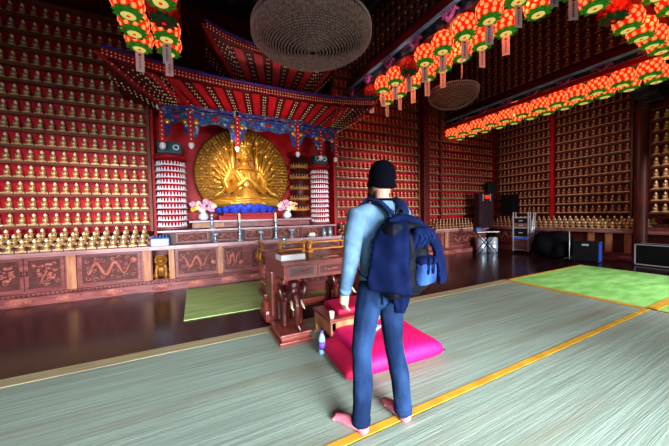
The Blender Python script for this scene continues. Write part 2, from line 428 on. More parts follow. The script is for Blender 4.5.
# hanging walls above the two long beams, face -X
for k in range(5):
    for c in range(34): cand.append(((4.23, 7.0 - c * .2, 5.36 + .235 * k), PI / 2, 'upper_a', k, c))
for k in range(7):
    for c in range(32): cand.append(((8.24, 7.0 - c * .2, 4.92 + .235 * k), PI / 2, 'upper_b', k, c))
vis = []
for i, (p, rz, reg, k, c) in enumerate(cand):
    q = pix((p[0], p[1], p[2] + .12))
    if not q or not (-500 < q[0] < 1500 and -300 < q[1] < 454): continue
    vis.append((q[2], i, q))
def occluded(q, reg):
    return False
    if reg == 'left' and q[1] < 118 and q[0] > 96 + (q[1] - 45) * .75: return True
    return False
near = sorted(v for v in vis if cand[v[1]][2] in ('left', 'leftstep') and not occluded(v[2], cand[v[1]][2]) and -2 < v[2][0])
near = [v for v in near if v[2][1] > -6]
rest_pool = sorted((v for v in vis if cand[v[1]][2] in ('rightnear', 'rightstep') and v[2][0] < 672), key=lambda v: v[0])
near = near[:300]
near += rest_pool[:max(0, 300 - len(near))]
single = set(v[1] for v in near)
for i in sorted(single):
    p, rz, reg, k, c = cand[i]
    o = link('temple_figurine', fig_me, None, p, (0, 0, rz))
    if reg == 'left': lab, g = f'small gold seated figurine, {ORD[c+1]} from the right end, {ORD[k+1]} shelf up on left wall', 'gold figurines on the left wall shelves'
    elif reg == 'leftstep': lab, g = f'small gold figurine, {ORD[c+1]} from the right on the {["front","middle","back"][k]} step of left ledge', 'gold figurines on the stepped left ledge'
    elif reg == 'rightnear': lab, g = f'small gold figurine, {ORD[c+1]} in {ORD[k+1]} shelf up, right wall beyond the dark pillar', 'gold figurines beyond the pillar'
    else: lab, g = f'small gold figurine on right ledge, {["front","middle","back"][k]} step, {ORD[c+1]} from the far corner', 'gold figurines on the right ledge'
    tag(o, lab, 'figurine', g)
lo = MB(True)
lo_me = figurine(7, 5, 7).mesh('lo')
verts = [v.co.copy() for v in lo_me.vertices]; faces = [tuple(p.vertices) for p in lo_me.polygons]; fmi = [p.material_index for p in lo_me.polygons]
V, Fc, MI = [], [], []
for d, i, q in vis:
    if i in single: continue
    p, rz, reg, k, c = cand[i]
    if occluded(q, reg): continue
    R = Matrix.Rotation(rz, 3, 'Z'); off = len(V); P = Vector(p)
    q_ = .86 if reg in ('back', 'backfar') else 1.
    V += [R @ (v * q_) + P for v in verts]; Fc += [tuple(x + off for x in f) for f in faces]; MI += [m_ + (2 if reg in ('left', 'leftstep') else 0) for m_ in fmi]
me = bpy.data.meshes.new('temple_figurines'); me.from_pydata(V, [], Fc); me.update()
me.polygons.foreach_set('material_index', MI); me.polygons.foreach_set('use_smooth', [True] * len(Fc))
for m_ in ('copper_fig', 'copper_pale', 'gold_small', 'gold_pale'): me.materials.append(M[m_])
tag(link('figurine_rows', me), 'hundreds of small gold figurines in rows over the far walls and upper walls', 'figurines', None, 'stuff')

# ------------------------------------------------------------------ shelf walls
def shelf_wall(label, axis, a0, a1, pos, zs, z0, z1, mb_, ms, posts=(), depth=.2, back=.12, thick=.035, name='figurine_shelf'):
    """axis 'x': runs along X facing -Y at y=pos (shelf front); axis 'y': runs along Y facing -X at x=pos"""
    t = thing(name, label, 'shelf wall', ((a0 + a1) / 2, pos + back, z0) if axis == 'x' else (pos + back, (a0 + a1) / 2, z0))
    L = a1 - a0
    def put(m, u, w, z, su, sw, sz):
        m.box((u, w, z - z0), (su, sw, sz)) if axis == 'x' else m.box((w, u, z - z0), (sw, su, sz))
    m = MB(); put(m, 0, .03, (z0 + z1) / 2, L, .06, z1 - z0); m.build('back_panel', mb_, t)
    for z in zs:
        m = MB(); put(m, 0, -back + .06, z - thick / 2, L, back + .0, thick); put(m, 0, -back + .005, z - thick / 2 - .006, L, .02, thick + .012)
        m.build('shelf', ms, t)
    for u in posts:
        m = MB(); put(m, u - (a0 + a1) / 2, -back + .03, (z0 + z1) / 2, .05, .09, z1 - z0); m.build('upright', ms, t)
    # thin arched dividers between the figurines, one mesh per shelf
    return t
shelf_wall('red shelf wall of gold figurines left of the altar, above carved cabinet', 'x', -4.1, -.8, 6.99, ROWZ[:15], 1.16, 5.5, 'red_back', 'shelf', posts=(-.82,), back=.14)
shelf_wall('red shelf wall of gold figurines right of the white tower, behind the man', 'x', 3.6, 6.85, 7.14, ROWZ, 1.16, 6.55, 'red_back', 'shelf', posts=(3.64, 6.8), back=.14)
shelf_wall('red shelf wall of gold figurines in the far corner, behind the dark cabinet', 'x', 7.1, 11.2, 7.14, ROWZ, 1.16, 6.55, 'red_back', 'shelf', posts=(7.12, 7.83), back=.14)
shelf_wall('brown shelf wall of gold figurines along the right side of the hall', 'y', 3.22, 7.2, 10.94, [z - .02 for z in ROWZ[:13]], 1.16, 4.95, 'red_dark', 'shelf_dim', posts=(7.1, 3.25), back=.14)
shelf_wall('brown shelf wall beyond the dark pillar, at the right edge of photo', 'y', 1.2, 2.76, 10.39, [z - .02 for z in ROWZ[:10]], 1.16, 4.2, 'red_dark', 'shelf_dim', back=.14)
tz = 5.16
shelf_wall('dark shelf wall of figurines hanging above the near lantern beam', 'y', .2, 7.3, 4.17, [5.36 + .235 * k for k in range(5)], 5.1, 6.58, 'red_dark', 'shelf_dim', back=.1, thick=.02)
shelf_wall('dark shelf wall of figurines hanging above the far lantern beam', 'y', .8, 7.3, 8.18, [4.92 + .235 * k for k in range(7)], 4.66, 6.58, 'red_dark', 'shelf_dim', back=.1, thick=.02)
# red post in the middle of the right wall, brown posts
m = MB(); m.box((10.93, 5.17, 2.95), (.08, .1, 3.9)); struct(m.build('trim_1', 'red'))
m = MB(); m.box((6.97, 7.1, 3.3), (.24, .3, 6.6), bev=.02); struct(m.build('trim_2', 'red_beam'))
m = MB(); m.lathe([(.13, 0), (.13, 3.95), (.17, 4.0), (.17, 4.1)], (10.44, 2.92, 0), 20); m.sm = True; struct(m.build('trim_3', 'wood_dark'))

# stepped ledges under the figurine rows
def ledge(label, pts, name='stepped_ledge', m_='wood_top'):
    t = thing(name, label, 'ledge', (0, 0, 0))
    for (c, s) in pts:
        q = MB(); q.box(c, s); q.build('step', m_, t)
    return t

# ------------------------------------------------------------------ carved cabinets
def curl(mb, c, r, T, s=1, rad=.012):
    pts = []
    for i in range(9):
        a = s * i * .75; q = r * (1 - i / 10.5)
        pts.append(Vector((c[0] + q * math.cos(a), 0, c[1] + q * math.sin(a))))
    mb.tube(pts, [rad * (1 - i * .06) for i in range(9)], 5, T=T)
def relief_dragon(mb, w, h, T, seed=1):
    rr = random.Random(seed)
    n = 26; pts = [Vector((-w * .42 + w * .84 * i / (n - 1), -.004, h * .24 * math.sin(i * .62 + seed))) for i in range(n)]
    mb.tube(pts, [h * (.035 + .05 * math.sin(PI * min(1, (i + 3) / n))) for i in range(n)], 7, T=T)
    mb.sph((pts[-1].x + .01, -.01, pts[-1].z + .01), (h * .16, .025, h * .13), 8, 6, T=T)
    for i in range(2, n - 2, 2): mb.sph((pts[i].x, -.012, pts[i].z + h * .1), (.012, .012, h * .07), 5, 4, T=T)
    nx = max(3, int(w / .105)); nz = max(2, int(h / .1))
    for i in range(nx):
        for j in range(nz):
            curl(mb, (((i + .5 + .25 * rr.uniform(-1, 1)) / nx - .5) * w, ((j + .5 + .25 * rr.uniform(-1, 1)) / nz - .5) * h), rr.uniform(.032, .05), T, rr.choice((-1, 1)), .013)
def relief_tree(mb, w, h, T, seed=1):
    rr = random.Random(seed)
    mb.tube([(-.2 * w, 0, -.42 * h), (-.05 * w, -.006, -.1 * h), (.06 * w, -.006, .1 * h), (.02 * w, 0, .3 * h)], [.022, .02, .016, .01], 6, T=T)
    for i in range(26):
        a = rr.uniform(-.4 * w, .4 * w); z = rr.uniform(-.1 * h, .38 * h)
        mb.sph((a, -.004, z), (rr.uniform(.02, .05), .014, rr.uniform(.012, .03)), 7, 5, T=T)
    for i in range(6): curl(mb, (rr.uniform(-.4, .4) * w, rr.uniform(-.42, -.1) * h), .035, T, rr.choice((-1, 1)))
    mb.sph((.22 * w, -.006, -.18 * h), (.06, .02, .035), 8, 6, T=T); mb.sph((.31 * w, -.006, -.1 * h), (.022, .016, .03), 7, 5, T=T)
def panel(parent, name, x0, x1, z0, z1, y, kind='dragon', seed=1, fw_=.045, handle=None):
    """framed carved panel in local space, facing -Y at y"""
    w, h = x1 - x0, z1 - z0; cx, cz = (x0 + x1) / 2, (z0 + z1) / 2
    a = MB()
    for c, s in (((cx, y - .012, z1 - fw_ / 2), (w - 2 * fw_, .024, fw_)), ((cx, y - .012, z0 + fw_ / 2), (w - 2 * fw_, .024, fw_)), ((x0 + fw_ / 2, y - .012, cz), (fw_, .024, h)), ((x1 - fw_ / 2, y - .012, cz), (fw_, .024, h))): a.box(c, s)
    p = a.build(name, 'wood', parent)
    a = MB(); a.box((cx, y - .001, cz), (w - fw_, .012, h - fw_)); a.build('panel_ground', 'relief_back', p)
    a = MB(True); T = Matrix.Translation((cx, y - .012, cz))
    (relief_dragon if kind == 'dragon' else relief_tree)(a, w - 2.4 * fw_, h - 2.4 * fw_, T, seed)
    a.build('carving', 'relief', p)
    if handle is not None:
        a = MB()
        for dz in (-.022, .022): a.box((handle, y - .03, cz + .02 + dz), (.022, .016, .032), bev=.003)
        a.build('door_handle', 'black', p)
    return p
def skirting(parent, L, y, h, name='plinth', seed=1):
    a = MB()
    a.box((0, y + .02, h - .02), (L, .1, .04)); a.box((0, y, (h - .05) / 2 + .0), (L, .08, h - .05))
    p = a.build(name, 'wood', parent)
    x = -L / 2 + .2; T = Matrix.Translation((0, y - .045, 0))
    while x < L / 2 - .1:
        a = MB(True); a.sph((x, .02, h * .38), (.2, .03, h * .37), 14, 8, T=T)
        for dx in (-.13, -.075, -.025, .025, .075, .13): curl(a, (x + dx, h * .38), .04, T, 1 if dx > 0 else -1, .014)
        a.build('scroll_carving', 'relief', p)
        x += .62
    a = MB(True); x = -L / 2 + .03
    while x < L / 2: a.sph((x, y - .035, h - .02), (.022, .014, .012), 6, 4); x += .06
    a.build('beaded_moulding', 'wood_dark', p)['kind'] = 'stuff'
    return p
# left cabinet below the figurines
def top_board(parent, L, y0, y1, z, th=.05, m_='wood_top'):
    a = MB(); a.box((0, (y0 + y1) / 2, z - th / 2), (L, y1 - y0, th), bev=.008); a.box((0, y0 + .04, z - th - .012), (L - .02, .06, .026)); a.build('top_board', m_, parent)
lc = thing('carved_cabinet', 'long carved wooden cabinet under the left wall of gold figurines', 'cabinet', (-2.45, 6.5, 0))
top_board(lc, 3.3, -.04, .62, .885)
a = MB(); a.box((0, .33, .51), (3.26, .56, .66)); a.build('carcass', 'wood', lc)
skirting(lc, 3.3, -.02, .2)
def pp(xa, xb): return xa + 2.45, xb + 2.45
for (xa, xb, kd, nm, sd, hd) in ((-4.05, -3.3, 'tree', 'door', 4, None), (-3.28, -2.62, 'tree', 'door', 2, (-2.645 + 2.45)), (-2.60, -2.1, 'tree', 'door', 3, (-2.575 + 2.45)), (-1.9, -.98, 'dragon', 'carved_panel', 5, None)):
    x0, x1 = pp(xa, xb); panel(lc, nm, x0, x1, .23, .8, .045, kd, sd, handle=hd)
for xp in (-2.0, -.87):
    a = MB(); a.box((xp + 2.45, .03, .51), (.13, .05, .62), bev=.006); a.build('post', 'wood_pale', lc)
st = thing('stepped_ledge', 'low wooden steps carrying three rows of figurines on the left cabinet', 'ledge', (-2.45, 6.83, .885))
for i in range(1, 3):
    a = MB(); a.box((0, (.15 * i - .3) / 2 + .14, .0425 * i * 1.0), (3.28, .46 - .15 * i, .085 * i)); a.build('step', 'wood', st)

# altar counter
ac = thing('altar_counter', 'carved wooden altar counter with a niche, lowest tier below the golden statue', 'altar', (1.3, 6.45, 0))
L = 4.26
a = MB(); a.box((0, .55, .855), (L, 1.16, .05), bev=.008); a.box((0, .0, .82), (L - .02, .06, .026)); a.build('top_board', 'wood_top', ac)
a = MB(); a.box((.21, .42, .51), (L - .44, .66, .62)); a.box((-L / 2 + .02, .42, .51), (.04, .66, .62)); a.box((0, .74, .51), (L, .03, .62)); a.box((0, .4, .2), (L, .7, .02)); a.build('carcass', 'wood', ac)
skirting(ac, L, -.02, .2, seed=3)
for xa, xb, sd in ((-.38, .42, 7), (.5, .98, 8), (1.1, 1.9, 9), (2.0, 2.8, 10), (2.85, 3.35, 12)): panel(ac, 'carved_panel', xa - 1.3, xb - 1.3, .23, .8, .08, 'dragon', sd)
for xp in (-.45, .46):
    a = MB(); a.box((xp - 1.3, .05, .51), (.1, .06, .62), bev=.006); a.build('post', 'wood_pale', ac)
# carved lion in the niche
ln = thing('lion_carving', 'golden-brown carved lion seated in the dark niche of the altar counter', 'carving', (-.64, 6.56, .22))
a = MB(True)
a.sph((0, .05, .17), (.1, .1, .15), 14, 10); a.sph((0, -.01, .3), (.085, .08, .08), 14, 10); a.sph((0, -.02, .38), (.095, .08, .085), 14, 10); a.sph((0, -.1, .36), (.055, .045, .04), 12, 8)
for s in (-1, 1):
    a.limb([(s * .07, -.02, .26), (s * .085, -.06, .14), (s * .075, -.08, .03)], [.035, .03, .032]); a.sph((s * .075, -.105, .022), (.035, .045, .022), 10, 6)
    a.sph((s * .1, .03, .06), (.055, .09, .06), 12, 8); a.sph((s * .075, 0, .45), (.025, .02, .03), 8, 6); a.sph((s * .035, -.105, .4), .014, 8, 6)
remesh('body', a, .011, 'gold_dark', ln, 2)
a = MB(True)
for i in range(14):
    an = i * 2 * PI / 14; a.sph((.095 * math.cos(an), -.03, .375 + .09 * math.sin(an)), .024, 8, 6)
a.build('mane', 'gold_dark', ln)
# second and third altar tiers
a2 = thing('altar_shelf', 'long carved wooden shelf box on the altar counter holding candles', 'altar shelf', (1.35, 6.95, .88))
a = MB(); a.box((0, -.02, .27), (4.1, .52, .045), bev=.006); a.build('top_board', 'wood_top', a2)
a = MB(); a.box((0, 0, .125), (3.95, .4, .25)); a.build('carcass', 'wood_dark', a2)
for i in range(5): panel(a2, 'carved_panel', -1.72 + i * .7, -1.1 + i * .7, .02, .235, -.2, 'dragon', 20 + i, .028)
a3 = thing('altar_step', 'upper wooden altar step directly under the blue lotus seat', 'altar step', (1.3, 6.98, 1.1925))
a = MB(); a.box((0, 0, .145), (2.84, .46, .045), bev=.008); a.build('top_board', 'wood_top', a3)
a = MB(); a.box((0, 0, .06), (2.72, .42, .12)); a.build('carcass', 'wood', a3)
for i in range(4):
    a = MB(); a.box((-1.02 + i * .68, -.215, .06), (.6, .02, .1), bev=.004); a.build('moulded_panel', 'wood_pale' if i == 0 else 'wood', a3)
# right hand cabinet runs (back wall right part, right wall)
def cab_run(label, L, loc, rz, zt, panels, posts, h=.62):
    t = thing('carved_cabinet', label, 'cabinet', loc, rz)
    top_board(t, L, -.04, .62, zt)
    a = MB(); a.box((0, .33, zt / 2 + .06), (L - .02, .5, zt - .22)); a.build('carcass', 'wood' if rz == 0 else 'wood_dark', t)
    skirting(t, L, -.02, .2, seed=5)
    for x0, x1, sd in panels: panel(t, 'carved_panel', x0, x1, .23, zt - .09, .075, 'dragon', sd)
    for x in posts: a = MB(); a.box((x, .05, zt / 2 + .07), (.15, .05, zt - .28), bev=.006); a.build('post', 'wood_pale', t)
    return t
cab_run('carved wooden cabinet against the back wall, seen right of the backpack', 6.2, (6.7, 6.72, 0), 0, .83, [(-2.9, -1.8, 31), (-1.6, -.5, 32), (-.3, .75, 33), (1.2, 2.55, 34)], (.95, 2.7))
cab_run('dark wooden cabinet run along the right wall behind the cases', 5.0, (10.5, 4.6, 0), -PI / 2, .83, [(-2.3, -1.3, 35), (-1.1, 0, 36)], (-.55, .62, 1.02, 1.42))
for nm, lab, cx, cy, L, ax in (('b', 'low wooden steps under the figurines of the far back wall', 6.7, 7.02, 6.15, 'x'), ('r', 'low wooden steps under the figurines of the right wall', 10.82, 4.6, 4.95, 'y')):
    st = thing('stepped_ledge', lab, 'ledge', (cx, cy, .83))
    for i in range(1, 3):
        a = MB(); h = .0755 * i if ax == 'x' else .09 * i
        if ax == 'x': a.box((0, -.14 + .065 * i + .11, h / 2 - .001), (L, .36 - .13 * i + .1, h))
        else: a.box((-.16 + .07 * i + .12, 0, h / 2 - .001), (.36 - .14 * i + .14, L, h))
        a.build('step', 'wood', st)

# ------------------------------------------------------------------ altar backdrop
b = MB(); b.box((1.4, 7.6, 2.9), (4.4, .06, 4.2)); struct(b.build('wall_niche', 'red_bright'))
b = MB(); b.box((3.57, 7.32, 2.9), (.05, .5, 4.2)); b.box((-.765, 7.32, 2.9), (.05, .5, 4.2)); struct(b.build('trim_4', 'red'))

# ------------------------------------------------------------------ golden deity
gd = thing('deity_statue', 'large golden many-armed seated deity with round halo, on the altar', 'statue', (1.13, 7.1, 1.36))
# local: z=0 at 1.40, faces -Y
a = MB(); a.box((0, -.08, .05), (1.3, .46, .1), bev=.01); a.box((0, -.08, .13), (1.1, .4, .06), bev=.01); a.build('pedestal', 'red', gd)
pt = MB(True); pt.lathe([(.5, .16), (.62, .2), (.66, .3), (.56, .34)], (0, -.05, 0), 32, sy=.62); lot = pt.build('lotus_seat', 'lotus_blue', gd)
for ring, (R, z, tl) in enumerate(((.68, .215, .55), (.62, .29, .2))):
    for i in range(18):
        an = 2 * PI * (i + .5 * ring) / 18
        q = MB(True); q.sph((0, 0, 0), (.1, .03, .085), 10, 7)
        q.build('petal', 'lotus_blue', lot, (R * math.cos(an), -.05 + R * .64 * math.sin(an), z), (tl, 0, an + PI / 2))
# halo
h = MB(True); HC = Vector((0, .16, 1.1)); TH = Matrix.Translation(HC) @ Matrix.Rotation(PI / 2, 4, 'X')
h.lathe([(1.1, -.03), (1.14, 0), (1.1, .03), (.3, .045)], n=64, T=TH); hal = h.build('halo', 'gold_dark', gd)  # disc in darker gold: shade behind arms and hands put into the colour
ring_n = 0
for R, n, ln_, w in ((1.06, 84, .07, .024), (.985, 78, .07, .023), (.91, 72, .07, .023), (.835, 66, .07, .023), (.76, 58, .07, .023), (.68, 50, .075, .025)):
    q = MB(True)
    for i in range(n):
        an = 2 * PI * i / n
        T = TH @ Matrix.Rotation(an, 4, 'Z') @ Matrix.Translation((R, 0, .05 + max(0, 1 - R) * .06))
        q.sph((0, 0, 0), (ln_ * .62, w, .022), 7, 5, T=T)
        q.sph((ln_ * .5, 0, .012), (.016, .016, .014), 5, 4, T=T)
    q.build('ring_of_hands', 'gold_halo', hal)['kind'] = 'stuff'
# body: one continuous surface
B = MB(True)
def torso(mb, rs, n=20):
    mb.rings([[Vector((cx + rx * math.cos(2 * PI * j / n), cy + ry * math.sin(2 * PI * j / n), z)) for j in range(n)] for (cx, cy, z, rx, ry) in rs])
Z0 = .33
torso(B, [(0, -.02, Z0, .26, .19), (0, -.02, Z0 + .15, .235, .165), (0, -.0, Z0 + .33, .21, .14), (0, 0, Z0 + .48, .235, .145), (0, 0, Z0 + .58, .24, .13), (0, 0, Z0 + .64, .14, .095), (0, 0, Z0 + .69, .075, .075)])
for s in (-1, 1):
    B.limb([(s * .14, -.05, Z0 + .05), (s * .34, -.13, Z0 + .05), (s * .48, -.16, Z0 + .04)], [.11, .1, .075])     # thigh to knee
    B.limb([(s * .48, -.16, Z0 + .04), (s * .26, -.25, Z0 + .03), (-s * .1, -.27, Z0 + .04 + .02 * s)], [.075, .06, .045])    # shin
    B.limb([(s * .235, 0, Z0 + .56), (s * .33, -.05, Z0 + .38), (s * .28, -.13, Z0 + .24)], [.075, .065, .055])
    B.limb([(s * .28, -.13, Z0 + .24), (s * .14, -.24, Z0 + .32), (s * .03, -.27, Z0 + .42)], [.055, .045, .035])
    B.sph((s * .022, -.27, Z0 + .47), (.02, .035, .08), 10, 8)
B.limb([(0, 0, Z0 + .64), (0, -.01, Z0 + .76)], [.07, .068]); B.sph((0, -.03, Z0 + .885), (.122, .13, .155), 18, 14); B.sph((0, -.05, Z0 + .8), (.095, .1, .075), 14, 10)
for s in (-1, 1): B.sph((s * .124, -.01, Z0 + .84), (.018, .03, .075), 10, 8)
B.limb([(0, -.155, Z0 + .91), (0, -.175, Z0 + .85)], [.012, .022]); B.sph((0, -.155, Z0 + .795), (.038, .014, .013), 10, 6)
for s in (-1, 1): B.sph((s * .048, -.146, Z0 + .895), (.03, .014, .012), 10, 6); B.sph((s * .05, -.14, Z0 + .93), (.034, .014, .008), 10, 6)
body = remesh('body', B, .0095, 'gold', gd, 1)
# robe folds over lap and chest
q = MB(True)
for i, (r, z) in enumerate(((.42, .35), (.37, .39), (.32, .43))):
    q.tube([(r * math.cos(an), -.12 + r * .5 * math.sin(an), z + .02 * math.sin(3 * an)) for an in [PI + .2 + k * (PI - .4) / 10 for k in range(11)]], .02, 6)
for s in (-1, 1):
    q.tube([(s * .2, -.08, Z0 + .6), (s * .13, -.15, Z0 + .45), (s * .05, -.18, Z0 + .28)], .026, 6); q.tube([(s * .3, -.1, Z0 + .35), (s * .4, -.2, Z0 + .2), (s * .52, -.24, Z0 + .14)], .022, 6)
q.build('robe_fold', 'gold', gd)
q = MB(True)
q.lathe([(.13, Z0 + .97), (.138, Z0 + .985), (.134, Z0 + 1.02), (.1, Z0 + 1.03), (.075, Z0 + 1.12), (.05, Z0 + 1.16), (.03, Z0 + 1.24), (.01, Z0 + 1.28)], (0, 0, 0), 20)
for i in range(9):
    an = PI + i * PI / 8; q.sph((.12 * math.cos(an), .125 * math.sin(an), Z0 + 1.05), (.022, .02, .05), 8, 6)
q.build('crown', 'gold', gd)
q = MB(True)
q.torus((0, -.1, Z0 + .56), .13, .012, 20, 6, T=Matrix.Translation((0, -.03, .02))); q.sph((0, -.2, Z0 + .48), .03, 8, 6); q.build('necklace', 'gold_dark', gd)
na = 0
DS = 1.42; DP = Vector((0, -.05, .3)) * (1 - DS)
for s in (-1, 1):
    for i in range(8):
        for jj, (Ra, dy, rr) in enumerate(((.46, .03, .026), (.64, .09, .021))):
            an = math.radians(-30 + i * 14 + jj * 7)
            d = Vector((s * math.cos(an), 0, math.sin(an)))
            st_ = Vector((s * .22, .0 + dy * .5, Z0 + .46 - (9 - i) * .012)); en = Vector((0, dy, Z0 + .55)) + d * Ra
            mid = (st_ + en) / 2 + Vector((0, -.08, -.03))
            q = MB(True); q.tube([st_, mid, en], [rr * 1.15, rr, rr * .75], 8)
            e2 = en + d * .04
            q.sph(e2, (.035, .02, .035), 8, 6)
            for f in (-1, 0, 1): q.tube([e2, e2 + (d + Vector((-d.z, 0, d.x)) * f * .5).normalized() * .07], [.012, .008], 5)
            o_ = q.build('arm', 'gold', gd); o_.scale = (DS,) * 3; o_.location = DP
for s in (-1, 1):
    q = MB(True); q.tube([(s * .2, -.06, Z0 + .5), (s * .2, -.06, Z0 + 1.06)], .014, 8); q.lathe([(.03, 0), (.045, .05), (.02, .1), (.005, .15)], (s * .2, -.06, Z0 + 1.03), 10)
    q.lathe([(.02, 0), (.035, .04), (.035, .22), (.02, .27)], (s * .2, -.06, Z0 + .58), 10); q.build('staff', 'gold', gd)
for o_ in gd.children:
    if o_.name.split('.')[0] in ('body', 'robe_fold', 'crown', 'necklace', 'staff'): o_.scale = (DS,) * 3; o_.location = DP

# ------------------------------------------------------------------ figurine towers beside the statue
def tower(label, loc, r, tiers, dz, mfig, mcore, nfig, name='figurine_tower', twist=0.):
    t = thing(name, label, 'tower', loc)
    H = tiers * dz
    q = MB(True); q.lathe([(r * .72, 0), (r * .72, H + .02)], n=24); q.build('core', mcore, t)
    q = MB(True); q.lathe([(r * 1.0, -.05), (r * 1.02, -.02), (r * .95, 0), (r * .95, .0)], n=28); q.build('base', 'wood', t)
    q = MB(True); q.lathe([(r * .8, H), (r * 1.05, H + .03), (r * 1.05, H + .09), (r * .9, H + .12), (.02, H + .14)], n=28); q.build('roof', 'red_roof', t)
    if mfig == 'white_fig':
        q = MB(True); q.sm = False; q.box((0, 0, H + .25), (r * 1.5, r * 1.1, .24), bev=.03); c_ = q.build('painted_crown', 'teal', t)
        for sx in (-1, 1):
            q = MB(True); q.torus((0, 0, 0), .05, .012, 14, 6, T=Matrix.Translation((sx * r * .4, -r * .58, H + .26)) @ Matrix.Rotation(PI / 2, 4, 'X')); q.build('white_scroll', 'white_fig', c_)
    for k in range(tiers):
        q = MB(True); q.lathe([(r * .7, k * dz + .008 - (.05 if dz > .2 else 0)), (r * .98, k * dz + .004 - (.02 if dz > .2 else 0)), (r * .98, k * dz + .02), (r * .7, k * dz + .022)], n=28); sh = q.build('tier', 'rail_gold' if mfig != 'white_fig' else 'white_fig', t)
        q = MB(True)
        for i in range(nfig):
            an = 2 * PI * i / nfig
            T = Matrix.Rotation(an, 4, 'Z') @ Matrix.Translation((r * .86, 0, k * dz + .02))
            q.sph((0, 0, .014), (.02, .022, .014), 7, 5, T=T); q.sph((0, 0, .036), (.012, .014, .02), 7, 5, T=T); q.sph((0, 0, .062), .0105, 6, 5, T=T)
        x = q.build('row_of_figurines', mfig, sh); x['kind'] = 'stuff'
    return t
tower('white tiered tower of tiny figurines left of the golden statue', (-.43, 6.92, 1.2425), .3, 11, .128, 'white_fig', 'red', 26)
tower('white tiered tower of tiny figurines right of the golden statue', (3.03, 6.92, 1.2425), .26, 11, .128, 'white_fig', 'red', 24)
tower('brown and gold tiered tower behind the right white tower', (2.58, 7.26, 1.3), .28, 6, .285, 'gold_small', 'wood_dark', 20)
q = MB(); q.box((0, 0, .185), (.5, .26, .37), bev=.01); tag(q.build('tower_plinth', 'wood', None, (2.58, 7.34, .88)), 'wooden block under the brown and gold tower', 'plinth')

# ------------------------------------------------------------------ altar canopy
cp = thing('altar_canopy', 'red and blue two-tiered temple canopy with rows of dots above the golden statue', 'canopy', (1.45, 6.3, 2.45))
OX, OY, OZ = 1.45, 6.3, 2.5
def W(x, y, z): return Vector((x - OX, y - OY, z - OZ))
POSTS = [(-.52, 6.42), (-.02, 6.24), (.86, 6.24), (2.2, 6.24), (2.86, 6.42), (3.32, 6.5)]
for i, (x, y) in enumerate(POSTS):
    q = MB(); q.box(W(x, y, 3.31), (.085, .085, .7), bev=.008); p = q.build('drop_post', 'red', cp)
    q = MB(True); q.lathe([(.02, -.0), (.055, -.04), (.05, -.09), (.02, -.13), (.004, -.14)], W(x, y, 2.98), 12); q.build('lotus_bud', 'white_fig', p)
    for k in range(7): q = MB(True); q.sph(W(x, y - .045, 3.03 + k * .085), .014, 6, 5); q.build('stud', 'dot', p)
    q = MB(True)
    for s in (-1, 1): q.lathe([(.03, 0), (.05, .05), (.02, .1)], W(x + s * .05, y - .02, 3.6), 8)
    q.build('cap_bracket', 'white_fig', p)
for i in range(5):
    (x0, y0), (x1, y1) = POSTS[i], POSTS[i + 1]
    A, D = Vector((x0, y0, 0)), Vector((x1 - x0, y1 - y0, 0)); Lf = D.length; an = math.atan2(D.y, D.x)
    T = Matrix.Translation(W(x0, y0, 0)) @ Matrix.Rotation(an, 4, 'Z')
    n = 24; up, dn = [], []; sp_ = min(.2, Lf * .3)
    for k in range(n + 1):
        x = Lf * k / n; e = min(x, Lf - x)
        if e < sp_: f = e / sp_; z = 3.02 + .33 * f ** 1.6 + .035 * math.sin(f * 9)
        else: z = 3.36 + .025 * math.cos((x - Lf / 2) * 14)
        dn.append(T @ Vector((x, 0, z))); up.append(T @ Vector((x, 0, 3.6)))
    q = MB(); q.poly(dn + up[::-1], T.to_3x3() @ Vector((0, .06, 0))); fr = q.build('painted_frieze', 'motif', cp)
    for xx in (.1, Lf - .1):
        q = MB(True); q.lathe([(.055, 0), (.05, .015), (.02, .025), (.002, .026)], T @ Vector((xx, -.0, 3.34)), 14, T=Matrix.Translation(T @ Vector((xx, 0, 3.38))) @ Matrix.Rotation(PI / 2, 4, 'X') @ Matrix.Translation(-(T @ Vector((xx, 0, 3.34)))))
        q.build('gilt_flower', 'gold', fr)
    q = MB(True); q.sph(T @ Vector((Lf / 2, -.01, 3.48)), (.07, .02, .04), 10, 6); q.build('painted_flower', 'red', fr)
    q = MB(); q.box(T @ Vector((Lf / 2, -.02, 3.635)), (Lf + .05, .13, .06), (0, 0, an)); q.box(T @ Vector((Lf / 2, -.035, 3.565)), (Lf, .02, .02), (0, 0, an)); q.build('rail', 'frieze_rail', fr)
